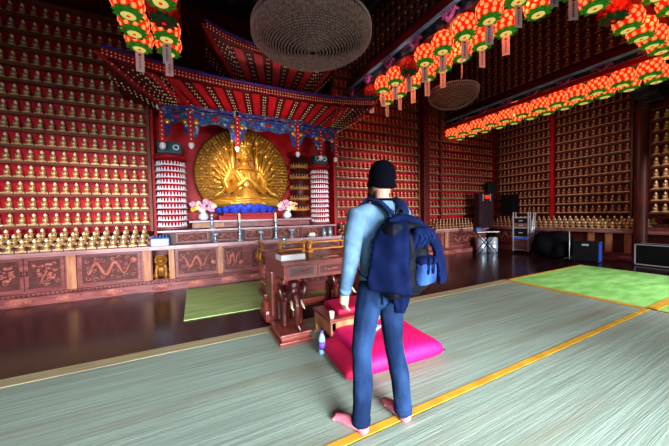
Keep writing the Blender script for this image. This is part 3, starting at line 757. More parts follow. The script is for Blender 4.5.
def roof_tier(xi0, xi1, yi, zi, xo0, xo1, yo, zo, yback, nrib, ndot, flare, name, cornern=4, eave_h=.13):
    tr = None
    # soffit: inner rectangle low, outer eave high, corners swept up
    def eave(u): return zo + flare * (abs(2 * u - 1) ** 3)
    n = 16
    q = MB(); th = Vector((0, .05, .06))
    inn = [W(xi0 + (xi1 - xi0) * k / n, yi, zi) for k in range(n + 1)]
    out = [W(xo0 + (xo1 - xo0) * k / n, yo + .08 * math.sin(PI * k / n), eave(k / n)) for k in range(n + 1)]
    q.rings([inn, out], closed=False, caps=False); q.rings([[v + th for v in inn], [v + th for v in out]], closed=False, caps=False)
    for s, (xi, xo) in enumerate(((xi0, xo0), (xi1, xo1))):
        q.poly([W(xi, yi, zi), W(xo, yo, eave(s)), W(xo, yback, zo), W(xi, yback, zi)], (0, 0, .05))
    so = q.build(name + 'soffit', 'red_shade', cp)
    # ribs: bracket arms, each with two columns of white tips
    dots = MB(True)
    def rib(u):
        uu = .04 + .92 * u
        return W(xi0 + (xi1 - xi0) * uu, yi - .015, zi), W(xo0 + (xo1 - xo0) * (.06 + .88 * u), yo + .08, eave(.1 + .8 * u) - .02)
    for k in range(nrib):
        a0, a1 = rib((k + .5) / nrib)
        for m_ in range(ndot):
            f = (m_ + .6) / (ndot + .3); c = a0.lerp(a1, f) + Vector((0, -.03, -.03))
            for dx in (-.02, .02): dots.sph(c + Vector((dx, 0, 0)), .014, 5, 4)
        if k < nrib - 1:      # raised bright board between two columns of tips
            w_ = 1 / nrib; dn_ = Vector((0, -.035, -.035))
            p0, p1 = rib((k + .5) / nrib + w_ * .28); q0, q1 = rib((k + .5) / nrib + w_ * .72)
            r = MB(); r.poly([p0, p1, q1, q0], dn_); r.build('bracket_board', 'red_bright', so)
    # corner fans
    for s, (xi, xo) in ((0, (xi0, xo0)), (1, (xi1, xo1))):
        sg = 1 if s == 0 else -1
        for i in range(cornern):
            for m_ in range(ndot):
                f = (m_ + .6) / (ndot + .3)
                a0 = W(xi + sg * .02, yi, zi); uo = .02 + .035 * i
                a1 = W(xo + sg * (xo1 - xo0) * uo * .8, yo + .05, eave(uo if s == 0 else 1 - uo) - .02)
                a0 = a0 + Vector((sg * .04 * i, 0, 0))
                dots.sph(a0.lerp(a1, f) + Vector((0, -.05, -.03)), .0125, 5, 4)
        for i in range(3):     # side soffit dots
            for m_ in range(ndot):
                f = (m_ + .6) / (ndot + .3)
                dots.sph(W(xi, yi + .12 + .1 * i, zi).lerp(W(xo, yo + .2 + .14 * i, zo), f) + Vector((-sg * .03, 0, -.04)), .0125, 5, 4)
        r = MB(); r.tube([W(xi, yi - .02, zi - .01), W((xi + xo) / 2, (yi + yo) / 2 - .02, (zi + eave(s)) / 2 - .03), W(xo - sg * .06, yo - .06, eave(s) + .03)], [.05, .05, .035], 6); r.build('hip_rafter', 'red_roof', so)
        if name == 'lower_':
            ui = .13 if s == 0 else .87
            r = MB(); a0, a1 = W(xi0 + (xi1 - xi0) * ui, yi - .06, zi - .04), W(xo0 + (xo1 - xo0) * (.17 if s == 0 else .84), yo - .04, eave(.17) - .02)
            r.tube([a0, a0.lerp(a1, .5) + Vector((0, 0, -.03)), a1], [.045, .045, .04], 6); r.build('hip_rafter', 'red', so)
    d = dots.build('bracket_tips', 'dot', so); d['kind'] = 'stuff'
    # eave band, lower red, upper blue, with dot rows
    q = MB(); q.poly(out + [v + Vector((0, 0, eave_h)) for v in out[::-1]], (0, .05, 0)); ev = q.build('eave_board', 'red_roof', cp)
    up = [v + Vector((0, -.03, eave_h)) for v in out]
    q = MB(); q.poly(up + [v + Vector((0, 0, .035)) for v in up[::-1]], (0, .09, 0)); q.build('blue_edge', 'edge_blue', ev)
    dd = MB(True); nd = int((xo1 - xo0) / .055)
    for i in range(nd):
        u = (i + .5) / nd; k = u * n; k0 = min(int(k), n - 1); v = out[k0].lerp(out[k0 + 1], k - k0)
        dd.sph(v + Vector((0, -.008, .03)), .0135, 5, 4); dd.sph(v + Vector((0, -.008, .085)), .0115, 5, 4)
    d = dd.build('rafter_ends', 'dot', ev); d['kind'] = 'stuff'
    # side eaves and tiled top
    for s, xo in ((0, xo0), (1, xo1)):
        q = MB(); q.poly([W(xo, yo, eave(s)), W(xo, yback, zo), W(xo, yback, zo + eave_h), W(xo, yo, eave(s) + eave_h)], (.05 if s == 0 else -.05, 0, 0)); q.build('side_eave_board', 'red_roof', ev)
    q = MB(); zt = zo + eave_h + .04; q.rings([[v + Vector((0, .02, eave_h + .03)) for v in out], [W(xi0 + (xi1 - xi0) * k / n, yback - .1, zt + .35) for k in range(n + 1)]], closed=False, caps=False)
    q.build('tiled_slope', 'wood_dark', ev)
roof_tier(-.5, 3.38, 6.34, 3.68, -1.25, 3.9, 5.62, 3.95, 7.3, 13, 9, .13, 'lower_', 7)
q = MB(); q.box(W(1.5, 6.98, 4.2), (2.2, .5, .7)); q.build('upper_core', 'red_beam', cp)
roof_tier(.92, 2.55, 6.45, 4.36, .30, 3.1, 5.95, 4.92, 7.3, 6, 9, .2, 'upper_', 6)

# ------------------------------------------------------------------ beams, lantern rows
def beam(n, x, z0, z1, zf, y0, y1, w=.5):
    a = MB(); a.box((x + w / 2, (y0 + y1) / 2, (z0 + z1) / 2), (w, y1 - y0, z1 - z0)); o = struct(a.build('trim_%d' % n, 'motif_dark'))
    a = MB(); a.box((x - .02, (y0 + y1) / 2, z1 - .03), (.06, y1 - y0, .05)); a.build('blue_edge', 'blue_edge', o)
    a = MB(); a.box((x + .02, (y0 + y1) / 2, (z1 + zf) / 2), (.1, y1 - y0, zf - z1)); a.build('red_fascia', 'red_beam', o)
    return o
b1 = beam(5, 4.1, 4.78, 5.04, 5.24, .1, 7.3, .7)
b2 = beam(6, 8.12, 4.5, 4.66, 4.74, .6, 7.3, .7)
a = MB(True)
for i in range(7):
    y = 1.6 + i * .85
    a.tube([(4.06, y + .35 * k / 10, 4.84 + .06 * math.sin(k * .9)) for k in range(11)], [.02 + .03 * math.sin(PI * k / 10) for k in range(11)], 6)
    for k in range(1, 10): a.tube([(4.04, y + .035 * k, 4.88), (4.0, y + .035 * k + .03, 4.96)], [.016, .004], 4)
a.build('dragon_carving', 'violet', b1)
a = MB(True)
for i in range(7):
    y = 2. + i * .7
    a.tube([(8.08, y + .35 * k / 10, 4.52 + .04 * math.sin(k * .9)) for k in range(11)], [.015 + .02 * math.sin(PI * k / 10) for k in range(11)], 6)
    for k in range(1, 10, 2): a.tube([(8.06, y + .035 * k, 4.55), (8.03, y + .035 * k + .03, 4.6)], [.014, .004], 4)
a.build('dragon_carving', 'violet', b2)
a = MB(); a.box((8.12 - .0, 3.95, 4.42), (.05, 6.7, .1)); a.build('lower_red_board', 'red', b2)
# aisle ceiling, cross beams
a = MB(); a.box((10.0, 3.4, 4.98), (2.5, 7.8, .1)); struct(a.build('trim_7', 'ceil'))
a = MB(); a.box((6.5, 2.05, 4.98), (3.4, .3, .2)); struct(a.build('trim_8', 'red_beam'))
br = MB()
for i in range(5): br.box((8.85 + i * .42, 2.72, 4.36 - i * .055), (.55, .26 + .05 * i, .1), bev=.01)
br.box((10.0, 2.72, 4.5), (2.4, .2, .16)); struct(br.build('trim_9', 'motif_dark'))
a = MB(); a.box((-.55, 3.2, 4.72), (.9, 4.6, .14)); struct(a.build('trim_10', 'red_beam'))
a = MB(); a.box((5.9, 7.3, 6.0), (3.0, .1, 1.0)); struct(a.build('trim_11', 'ceil'))

LR = .19
def lantern_parts(lit=True):
    k = ('lbody', 'lpetal', 'lglow', 'lgreen', 'ldisc') if lit else ('ldull', 'ldull', 'ldull', 'ldullgreen', 'ldulldisc')
    q = MB(True)
    q.lathe([(.03, .36), (.09, .345), (.15, .29), (.178, .2), (.165, .11), (.12, .04), (.1, .03)], n=20)
    shade = q.mesh('lantern_shade'); shade.materials.append(M[k[0]])
    p = MB(True)
    for row, (z, r, n, hh) in enumerate(((.085, .155, 9, .052), (.15, .176, 10, .056), (.215, .176, 10, .056), (.277, .15, 9, .05), (.325, .1, 7, .04))):
        for i in range(n):
            an = 2 * PI * (i + .5 * (row % 2)) / n; tl = (.2 - z) * 2.2
            T = Matrix.Rotation(an, 4, 'Z') @ Matrix.Translation((r, 0, z)) @ Matrix.Rotation(tl, 4, 'Y')
            p.mi = 0; p.sph((0, 0, 0), (.016, .05, hh), 8, 6, T=T)
            p.mi = 1; p.sph((.01, 0, -.004), (.0135, .034, hh * .68), 6, 5, T=T)
    pet = p.mesh('petal_cover'); pet.materials.append(M[k[1]]); pet.materials.append(M[k[2]])
    g = MB(True)
    for ring, (n, r, z, dz, ln_) in enumerate(((10, .125, .028, -.01, .07), (10, .13, .055, .025, .045))):
        for i in range(n):
            an = 2 * PI * (i + .5 * ring) / n
            T = Matrix.Rotation(an, 4, 'Z') @ Matrix.Translation((r, 0, z)) @ Matrix.Rotation(-dz * 12 - .1, 4, 'Y')
            g.sph((0, 0, 0), (ln_, .042, .01), 8, 5, T=T)
    g.lathe([(.1, .0), (.14, .02), (.13, .045), (.1, .05)], n=20)
    grn = g.mesh('leaf_collar'); grn.materials.append(M[k[3]])
    d = MB(True); d.lathe([(.005, -.004), (.085, -.003), (.1, .012), (.09, .02)], n=20); d.mi = 1; d.lathe([(.004, -.012), (.022, -.008), (.026, -.002)], n=12)
    dis = d.mesh('base_disc'); dis.materials.append(M[k[4]]); dis.materials.append(M['lpetal'])
    return shade, pet, grn, dis
LIT, DULL = lantern_parts(True), lantern_parts(False)
tg = MB(); tg.tube([(0, 0, -.01), (0, 0, -.05)], .003, 4); tg.box((0, 0, -.2), (.115, .004, .31)); TAG = tg.mesh('wish_tag'); TAG.materials.append(M['tag'])
tm = MB()
for k in range(6):
    z = -.13 - k * .034
    for dx, dz, w, h_ in ((0, 0, .028, .005), (-.004, .008, .005, .018), (.008, -.008, .018, .005), (-.01, -.01, .005, .012)): tm.box((dx, -.0035, z + dz), (w, .003, h_)); tm.box((dx, .0035, z + dz), (w, .003, h_))
tm.mi = 1
for sgn in (-1, 1): tm.box((0, .0035 * sgn, -.085), (.04, .003, .03))
MARK = tm.mesh('handwriting'); MARK.materials.append(M['ink']); MARK.materials.append(M['ink_red'])
cd_ = MB(); cd_.tube([(0, 0, .35), (0, 0, 1.0)], .006, 5); CORD = cd_.mesh('cord'); CORD.materials.append(M['black'])
def lantern(loc, label, group, lit=True, tagged=True, trz=0., cord=.0, sc=1., tag_drop=0.):
    t = thing('lotus_lantern', label, 'lantern', loc, random.uniform(0, 6), group); t.scale = (sc, sc, sc)
    for nm, me_ in zip(('lantern_shade', 'petal_cover', 'leaf_collar', 'base_disc'), LIT if lit else DULL): link(nm, me_, t)
    if cord: c = link('cord', CORD, t); c.scale = (1, 1, cord)
    if tagged:
        g = link('wish_tag', TAG, t); g.rotation_euler = (0, 0, trz - t.rotation_euler.z); link('handwriting', MARK, g)
    return t
trz0 = -yaw
YA = [6.08, 5.6, 5.14, 4.68, 4.22, 3.77, 3.3, 2.86, 2.42, 1.98]
for i, y in enumerate(YA):
    lit = i not in (0, 3)
    if i == 0: lab = 'unlit red lotus lantern at the far end of the near beam, above the man'
    elif i == 3: lab = 'unlit red lotus lantern between lit ones in the upper row of the near beam'
    else: lab = f'lit red lotus lantern, {ORD[i+1]} from the far end, upper row under near beam'
    lantern((4.2, y, 4.40), lab, 'lotus lanterns in the upper row of the near beam', lit, True, trz0 + random.uniform(-.5, .5))
YBq = [6.29, 5.75, 5.26, 4.8, 4.35, 3.88, 3.44, 3.0, 2.5, 2.05]
for i, y in enumerate(YBq):
    lab = f'lit red lotus lantern, {ORD[i+1]} from the far end, lower row under near beam'
    lantern((4.85, y, 4.46), lab, 'lotus lanterns in the lower row of the near beam', True, i not in (8,), trz0 + random.uniform(-.6, .6) + (1.2 if i == 5 else 0))
YC = [7.1, 6.6, 6.1, 5.6, 5.14, 4.68, 4.25, 3.84, 3.44, 3.04, 2.63, 2.22]
for i, y in enumerate(YC):
    lantern((8.3, y, 4.08), f'lit red lotus lantern, {ORD[i+1]} from the corner, left row below far beam', 'lotus lanterns in the left row of the far beam', True, False)
    lantern((8.78, y + .04, 4.08), f'lit red lotus lantern, {ORD[i+1]} from the corner, right row below far beam', 'lotus lanterns in the right row of the far beam', True, False)
XD = [5.35, 5.95, 6.5, 7.05, 7.55, 8.0, 8.4]
for i, x in enumerate(XD):
    lit = i != 1
    lab = f'lit red lotus lantern, {ORD[i+1]} from the left in the cross row at upper right' if lit else 'unlit red lotus lantern in the cross row at upper right'
    lantern((x, 2.0, 4.38), lab, 'lotus lanterns in the cross row', lit, False)
for i, x in enumerate((5.9, 6.5)):
    lantern((x, 1.5, 4.38), 'lit red lotus lantern at the very top right corner of photo' if i == 0 else 'lit red lotus lantern cut by right edge, behind the corner one', 'lotus lanterns at the top right corner', True, False)
k = .85
for i, (x, y, lit, tg_) in enumerate(((-.78, 5.08, True, False), (-.78, 5.54, True, False), (-.78, 6.0, True, True))):
    P = CAM + (Vector((x, y, 4.62)) - CAM) * k
    lantern((P.x, P.y, P.z - .17), f'lit red lotus lantern, {["top","middle","lowest"][i]} of the left strand at upper left', 'lotus lanterns in the left strand', lit, tg_, .1, .55, .93)
for i, (x, y, lit, tg_) in enumerate(((-.33, 4.6, True, False), (-.33, 5.05, False, False), (-.33, 5.5, True, True), (-.33, 5.96, True, True))):
    P = CAM + (Vector((x, y, 4.62)) - CAM) * k
    lab = 'unlit lotus lantern with green leaves in the right strand at upper left' if not lit else f'lit red lotus lantern, {["top","","second lowest","lowest"][i]} of the right strand at upper left'
    lantern((P.x, P.y, P.z - .17), lab, 'lotus lanterns in the right strand', lit, tg_, -.1, .55, .93)

# ------------------------------------------------------------------ bead chandeliers
def chandelier(label, loc, R, D, nr, nb, rod):
    t = thing('bead_chandelier', label, 'chandelier', loc)
    def prof(f): return R * math.cos(f * PI / 2) + .015, -D * math.sin(f * PI / 2)
    q = MB(True); q.lathe([(R * .9, .02)] + [(prof(i / 12)[0] * .95, prof(i / 12)[1] + .035) for i in range(13)], n=40); q.build('frame', 'bead_core', t)
    for i in range(nr):
        f = i / nr; r, z = prof(f); n = max(10, int(nb * (r / R) ** .8)); q = MB(True)
        q.torus((0, 0, z), r, .010 * R / .8, 40, 5)
        for j in range(n):
            a = 2 * PI * (j + .5 * (i % 2)) / n
            q.sph((r * math.cos(a), r * math.sin(a), z - .006), (.011 * R / .8, .011 * R / .8, .022 * R / .8), 5, 4)
        q.build('bead_ring', 'bead', t)
    q = MB(True)
    for j in range(int(nb * .95)):
        a = 2 * PI * j / int(nb * .95); q.tube([(R * 1.02 * math.cos(a), R * 1.02 * math.sin(a), .07), (R * 1.03 * math.cos(a), R * 1.03 * math.sin(a), -.05)], [.012, .007], 4)
    q.torus((0, 0, .07), R * 1.02, .02, 48, 6); q.build('rim_fringe', 'bead_rim', t)
    q = MB(); q.tube([(0, 0, 0), (0, 0, rod)], .02, 6); q.build('hanging_rod', 'black', t)
    return t
chandelier('huge round bead chandelier hanging at top centre before the canopy', (1.67, 3.96, 4.13), .86, .24, 26, 120, 2.4)
chandelier('smaller round bead chandelier hanging between the two lantern beams', (6.75, 5.7, 4.83), .66, .38, 18, 80, 1.7)

# ------------------------------------------------------------------ offering table with elephants
ot = thing('offering_table', 'reddish wooden offering table carried by carved elephants, beside the man', 'table', (1.62, 3.42, 0))
def L_(x, y, z): return (x - 1.62, y - 3.42, z)
q = MB(); q.box((0, 0, .905), (1.58, .93, .03), bev=.006); q.build('table_top', 'table', ot)
q = MB(); q.box((0, 0, .805), (1.53, .88, .17)); q.build('apron', 'table', ot)
for i in range(4):
    x = -.56 + i * .37; q = MB()
    q.box((x, -.445, .805), (.34, .02, .14), bev=.004); d = q.build('drawer', 'table', ot)
    q = MB(); q.box((x, -.456, .805), (.28, .008, .09)); q.build('inset', 'elephant', d)
    q = MB(True)
    for dx in (-.07, -.035, 0, .035, .07): q.sph((x + dx, -.46, .805), (.022, .008, .018), 7, 5)
    q.build('carved_flower', 'table', d)
def plinth(cx, cy, w, d, name='plinth'):
    q = MB(); q.box((cx, cy, .03), (w, d, .06), bev=.008); q.box((cx, cy, .08), (w - .05, d - .05, .05), bev=.012); q.box((cx, cy, .12), (w - .02, d - .02, .035), bev=.008); return q.build(name, 'table', ot)
plinth(-.66, -.27, .38, .5); plinth(.18, .02, .42, .36); plinth(.66, -.1, .36, .6)
q = MB(True)
q.sm = False; q.box((-.66, .24, .43), (.24, .3, .6), bev=.02); q.box((-.66, .45, .09), (.34, .4, .18), bev=.05); q.sm = True
q.tube([(-.82, .4, .2), (-.5, .4, .2)], .11, 12); q.tube([(-.82, .6, .1), (-.5, .6, .1)], .09, 12); q.build('scroll_foot', 'table', ot)
q = MB(); q.box((.66, .0, .43), (.26, .6, .6), bev=.02); q.build('pedestal', 'table', ot)
q = MB(); q.box((0, .3, .2), (1.2, .06, .1)); q.build('stretcher', 'table', ot)
def elephant(cx, cy, z0, H):
    s = H / .56; E = MB(True)
    def P(x, y, z): return (cx + x * s, cy + y * s, z0 + z * s)
    E.sph(P(0, .1, .34), (.125 * s, .2 * s, .15 * s), 16, 12)
    E.sph(P(0, -.1, .41), (.095 * s, .1 * s, .115 * s), 16, 12); E.sph(P(0, -.12, .5), (.07 * s, .06 * s, .05 * s), 12, 8)
    E.limb([P(0, -.17, .38), P(0, -.22, .28), P(0, -.23, .17), P(.0, -.22, .07), P(.02, -.25, .02)], [.055 * s, .045 * s, .036 * s, .028 * s, .02 * s])
    for sx in (-1, 1):
        for y, r in ((-.03, .038), (.2, .042)): E.limb([P(sx * .085, y, .3), P(sx * .09, y, .15), P(sx * .09, y - .01, .03)], [r * 1.2 * s, r * s, r * s])
        E.sph(P(sx * .125, -.05, .4), (.035 * s, .06 * s, .1 * s), 12, 8, rot=(0, sx * .25, sx * .5))
    E.tube([P(0, .29, .4), P(0, .32, .3), P(0, .31, .2)], [.018 * s, .014 * s, .012 * s], 6)
    o = remesh('elephant_support', E, .0095, 'elephant', ot, 2)
    q = MB(True)
    for sx in (-1, 1): q.tube([P(sx * .05, -.18, .33), P(sx * .065, -.24, .27), P(sx * .06, -.29, .26)], [.015 * s, .012 * s, .004 * s], 8)
    q.build('tusk', 'ivory', o)
    q = MB(True)
    for sx in (-1, 1): q.sph(P(sx * .07, -.185, .44), .012 * s, 8, 6)
    q.build('eye', 'black', o)
    q = MB(); q.box(P(0, .1, .5), (.2 * s, .26 * s, .05 * s), bev=.01); q.box(P(0, .05, (.53 + .56) / 2), (.16 * s, .2 * s, .05 * s)); q.build('saddle_block', 'table', o)
    return o
elephant(-.63, -.24, .137, .58); elephant(.18, .02, .137, .58)
# things on the table
bk = thing('book', 'thick white book with brown cover lying on the left end of offering table', 'book', (.99, 3.16, .92), .05)
q = MB(); q.box((0, 0, .04), (.29, .21, .065)); q.build('page_block', 'paper', bk)
q = MB(); q.box((0, 0, .004), (.3, .22, .008)); q.build('back_cover', 'cover', bk)
q = MB(); q.box((0, 0, .077), (.3, .22, .009)); q.build('front_cover', 'cover', bk)
for i, (x, y, rz, lab) in enumerate(((1.5, 3.2, .1, 'pale red paper sheet lying beside the white book on the table'), (1.78, 3.16, -.12, 'pale red paper sheet on the table next to the man'))):
    q = MB(); q.box((0, 0, .003), (.24, .17, .006)); tag(q.build('paper_sheet', 'paper_red' if i == 0 else 'cover', None, (x, y, .92), (0, 0, rz)), lab, 'paper')
def rail_rack(loc, L, label):
    t = thing('carved_rail', label, 'rail', loc)
    for s in (-1, 1):
        q = MB(True); q.sm = False; q.box((s * L / 2, 0, .02), (.07, .09, .04), bev=.008); q.sm = True
        q.limb([(s * L / 2, 0, .04), (s * L / 2, -.01, .11)], [.022, .024], 8); q.sph((s * L / 2, -.02, .15), (.035, .04, .035), 10, 8); q.sph((s * L / 2, -.06, .145), (.02, .02, .017), 8, 6)
        q.sph((s * L / 2, .03, .1), (.03, .03, .06), 10, 8); q.build('carved_beast_post', 'rail_gold', t)
    for z in (.045, .14):
        q = MB(True); q.tube([(-L / 2, 0, z), (L / 2, 0, z)], .013, 8); q.build('bar', 'rail_gold', t)
    return t
rail_rack((1.72, 3.6, .92), .62, 'golden carved wooden rail standing on the offering table behind the papers')
rail_rack((1.2, 3.72, .92), .34, 'shorter golden carved wooden rail behind the white book')
# incense table behind
it = thing('incense_table', 'carved wooden incense table with dragon end, between altar and offering table', 'table', (1.75, 5.05, 0))
q = MB(); q.box((0, 0, .84), (1.5, .5, .04), bev=.01); q.build('table_top', 'table', it)
q = MB(); q.box((0, 0, .44), (1.36, .42, .76)); q.box((0, 0, .04), (1.46, .5, .08), bev=.01); q.build('body', 'table', it)
q = MB(True); T = Matrix.Translation((-.69, 0, .46)) @ Matrix.Rotation(-PI / 2, 4, 'Z'); relief_dragon(q, .36, .5, T, 4); q.build('end_carving', 'relief', it)
panel(it, 'carved_panel', -.62, .62, .14, .78, -.215, 'dragon', 6)
q = MB(True)
for s in (-1, 1):
    q.tube([(-.7, s * .12, .62), (-.76, s * .12, .7), (-.74, s * .1, .8), (-.68, s * .08, .88), (-.7, s * .06, .95)], [.03, .035, .035, .03, .02], 8); q.sph((-.72, s * .06, .96), (.035, .03, .028), 10, 8)
q.build('dragon_finial', 'gold_dark', it)

# altar vessels
def candlestick(loc, label, hh=.42, wax=.14):
    t = thing('candlestick', label, 'candlestick', loc)
    q = MB(True); q.lathe([(.07, 0), (.072, .02), (.03, .05), (.022, .12), (.045, .15), (.025, .18), (.02, .27), (.04, .3), (.02, .33), (.022, hh - .03), (.05, hh), (.04, hh + .012)], n=16); q.build('holder', 'silver_blue', t)
    q = MB(True); q.lathe([(.022, hh), (.022, hh + wax), (.01, hh + wax + .005)], n=12); q.build('candle', 'wax', t)
    q = MB(True); q.lathe([(.002, 0), (.012, .015), (.009, .035), (.001, .06)], (0, 0, hh + wax + .002), 8); q.build('flame', 'flame', t)
candlestick((.9, 6.62, .88), 'pale blue candlestick with white candle left of the lotus seat')
candlestick((1.73, 6.62, .88), 'pale blue candlestick with white candle right of the lotus seat')
candlestick((.33, 6.72, 1.1725), 'short dark candle holder with white candle on the upper shelf at left', .1, .1)
def goblet(loc, label, s=1.):
    t = thing('offering_bowl', label, 'bowl', loc); t.scale = (s, s, s)
    q = MB(True); q.lathe([(.06, 0), (.055, .015), (.02, .04), (.018, .1), (.035, .13)], n=14); q.build('stem', 'silver_blue', t)
    q = MB(True); q.lathe([(.03, .12), (.07, .15), (.085, .2), (.075, .2), (.05, .15)], n=16); q.build('bowl', 'silver_blue', t)
goblet((.38, 6.58, .88), 'pale metal stemmed bowl on the left end of altar counter')
goblet((1.37, 6.6, .88), 'pale metal stemmed bowl between the two candlesticks')
goblet((2.12, 6.6, .88), 'pale metal stemmed bowl right of both candlesticks', 1.1)
goblet((1.45, 5.0, .86), 'small silver stemmed bowl on the incense table', .8)
for i, (x, h_) in enumerate(((2.95, .2), (3.12, .24))):
    t = thing('offering_bottle', ['shorter pale bottle on the right end of altar counter', 'taller pale bottle on the right end of altar counter'][i], 'bottle', (x, 6.5, .88))
    q = MB(True); q.lathe([(.05, 0), (.052, h_ * .55), (.02, h_ * .78), (.02, h_)], n=14); q.build('body', 'silver_blue', t); q = MB(True); q.lathe([(.024, h_), (.024, h_ + .03)], n=10); q.build('cap', 'dkblue', t)
t = thing('offering_dish', 'white offering dish with pale food on the altar counter at right', 'dish', (2.62, 6.52, .88))
q = MB(True); q.lathe([(.06, 0), (.14, .04), (.15, .05), (.12, .045)], n=20); q.build('dish', 'white', t)
q = MB(True)
for i in range(7): q.sph((.06 * math.cos(i), .06 * math.sin(i * 1.3), .07), .035, 8, 6)
q.build('food', 'cream', t)
t = thing('offering_box', 'pale blue box with dark blue lid on the counter above the lion', 'box', (-.64, 6.58, .88))
q = MB(); q.box((0, 0, .07), (.3, .2, .14), bev=.01); q.build('body', 'ltblue', t); q = MB(); q.box((0, 0, .155), (.31, .21, .03), bev=.008)
for i in range(5): q.box((-.11 + i * .055, 0, .19), (.03, .12, .05), bev=.006)
q.build('lid', 'dkblue', t)
def bouquet(loc, label, seed, mirror=1):
    t = thing('flower_arrangement', label, 'flowers', loc); t.scale = (1.05, 1.05, .9); rr = random.Random(seed)
    q = MB(True); q.lathe([(.06, 0), (.1, .06), (.09, .14), (.05, .18), (.07, .2)], n=14); q.build('vase', 'white', t)
    spots = [(.0, .36, 'pink'), (.1, .3, 'pink'), (.13, .42, 'pink'), (.05, .46, 'pink'), (-.08, .3, 'cream'), (-.14, .36, 'yellow_fl'), (-.02, .26, 'cream'), (.17, .27, 'pink'), (-.18, .28, 'yellow_fl'), (-.1, .42, 'cream'), (.2, .35, 'cream'), (-.2, .4, 'pink')]
    for x, z, c in spots:
        q = MB(True); y = rr.uniform(-.1, .05); q.sph((x * mirror, y, z), .04, 10, 8)
        for k in range(6):
            an = k * PI / 3 + rr.random(); q.sph((x * mirror + .038 * math.cos(an), y - .012, z + .038 * math.sin(an)), (.032, .02, .032), 8, 6)
        q.build('blossom', c, t)
    for k in range(7):
        q = MB(True); x = rr.uniform(-.16, .16); q.tube([(0, 0, .18), (x * .5, .01, .26), (x, .03, .33)], [.008, .006, .004], 5); q.sph((x, .03, .34), (.03, .012, .05), 8, 6, rot=(0, x * 3, 0)); q.build('leafy_stem', 'leafdark', t)
bouquet((.17, 6.86, 1.36), 'pink, cream and yellow flower bouquet left of the lotus seat', 3, 1)
bouquet((2.1, 6.86, 1.36), 'pink, cream and yellow flower bouquet right of the lotus seat', 5, -1)

# ------------------------------------------------------------------ low kneeling bench, cushions, bottle
kb = thing('low_table', 'low light wood table with scalloped apron, in front of the elephants', 'low table', (1.72, 2.92, 0))
q = MB(); q.box((0, 0, .285), (.92, .5, .03), bev=.006); q.build('table_top', 'table', kb)
q = MB(); pts = [(-.43, 0, .27)] + [(-.43 + .86 * k / 24, 0, .14 + .035 * math.cos(k * PI / 3)) for k in range(25)] + [(.43, 0, .27)]
q.poly([(p[0], -.24, p[2]) for p in pts], (0, .025, 0)); q.build('apron', 'wood_pale', kb)
q = MB(); q.box((-.43, 0, .2), (.025, .44, .14)); q.box((.43, 0, .2), (.025, .44, .14)); q.box((0, .23, .2), (.86, .02, .14)); q.build('side_rail', 'wood_pale', kb)
for sx in (-1, 1):
    for sy in (-1, 1):
        q = MB(); q.box((sx * .41, sy * .21, .135), (.07, .06, .27), bev=.012); q.box((sx * .415, sy * .215, .02), (.1, .08, .04), bev=.014); q.build('leg', 'wood_pale', kb)
q = MB(True); q.box((0, 0, .035), (.76, .42, .07), bev=.03); tag(q.build('seat_pad', 'magenta_dark', None, (1.78, 2.95, .3)), 'flat crimson pad on top of the low table', 'cushion')
def puff(mb, x0, x1, y0, y1, z0, h, n=28, rr=.08, seed=1):
    r = random.Random(seed); top, bot = [], []
    for i in range(n + 1):
        a, c = [], []
        for j in range(n + 1):
            u, v = i / n, j / n; e = (1 - abs(2 * u - 1) ** 8) * (1 - abs(2 * v - 1) ** 8); e = max(e, 0) ** .35
            x, y = x0 + (x1 - x0) * u, y0 + (y1 - y0) * v
            wv = .012 * math.sin(7 * u + seed) * math.sin(6 * v) * e
            a.append((x, y, z0 + h * .42 + h * .58 * e + wv)); c.append((x, y, z0 + h * .42 - h * .42 * e))
        top.append(a); bot.append(c)
    mb.rings(top, closed=False, caps=False); mb.rings(bot, closed=False, caps=False)
    bmesh.ops.remove_doubles(mb.bm, verts=mb.bm.verts[:], dist=.0005); return mb
pc = thing('floor_cushion', 'large magenta floor cushion on the mat behind the standing man', 'cushion', (1.73, 2.42, .02), -.05)
q = puff(MB(True), -.62, .3, -.46, .26, 0, .12, seed=2); q.build('lower_layer', 'magenta_dark', pc)
q = puff(MB(True), -.46, .45, -.48, .44, .0, .18, seed=4); q.build('upper_layer', 'magenta', pc)
q = MB(); q.box((0, 0, .01), (.17, .12, .02), bev=.004); tag(q.build('folded_paper', 'ltblue', None, (1.68, 2.48, .2015), (.0, .0, .5)), 'pale blue folded paper on the magenta cushion, seen between the legs', 'paper')
wb = thing('water_bottle', 'clear plastic water bottle with purple-blue label, left of the magenta cushion', 'bottle', (1.12, 2.58, .02))
q = MB(True); q.lathe([(.03, 0), (.034, .01), (.034, .15), (.03, .18), (.014, .205), (.014, .22)], n=18); q.build('bottle_body', 'water', wb)
q = MB(True); q.lathe([(.0352, .05), (.0352, .13)], n=18); q.build('wrap_label', 'label_blue', wb)
q = MB(True); q.lathe([(.017, .215), (.017, .24), (.01, .241)], n=14); q.build('cap', 'label_blue', wb)
wp = thing('paper_cup', 'small white and yellow paper cup on the left corner of low table', 'cup', (1.31, 2.73, .3))
q = MB(True); q.lathe([(.022, 0), (.03, .075), (.027, .075), (.02, .005)], n=14); q.build('cup', 'paper', wp); q = MB(True); q.lathe([(.0285, .05), (.0305, .065)], n=14); q.build('band', 'yellow_fl', wp)

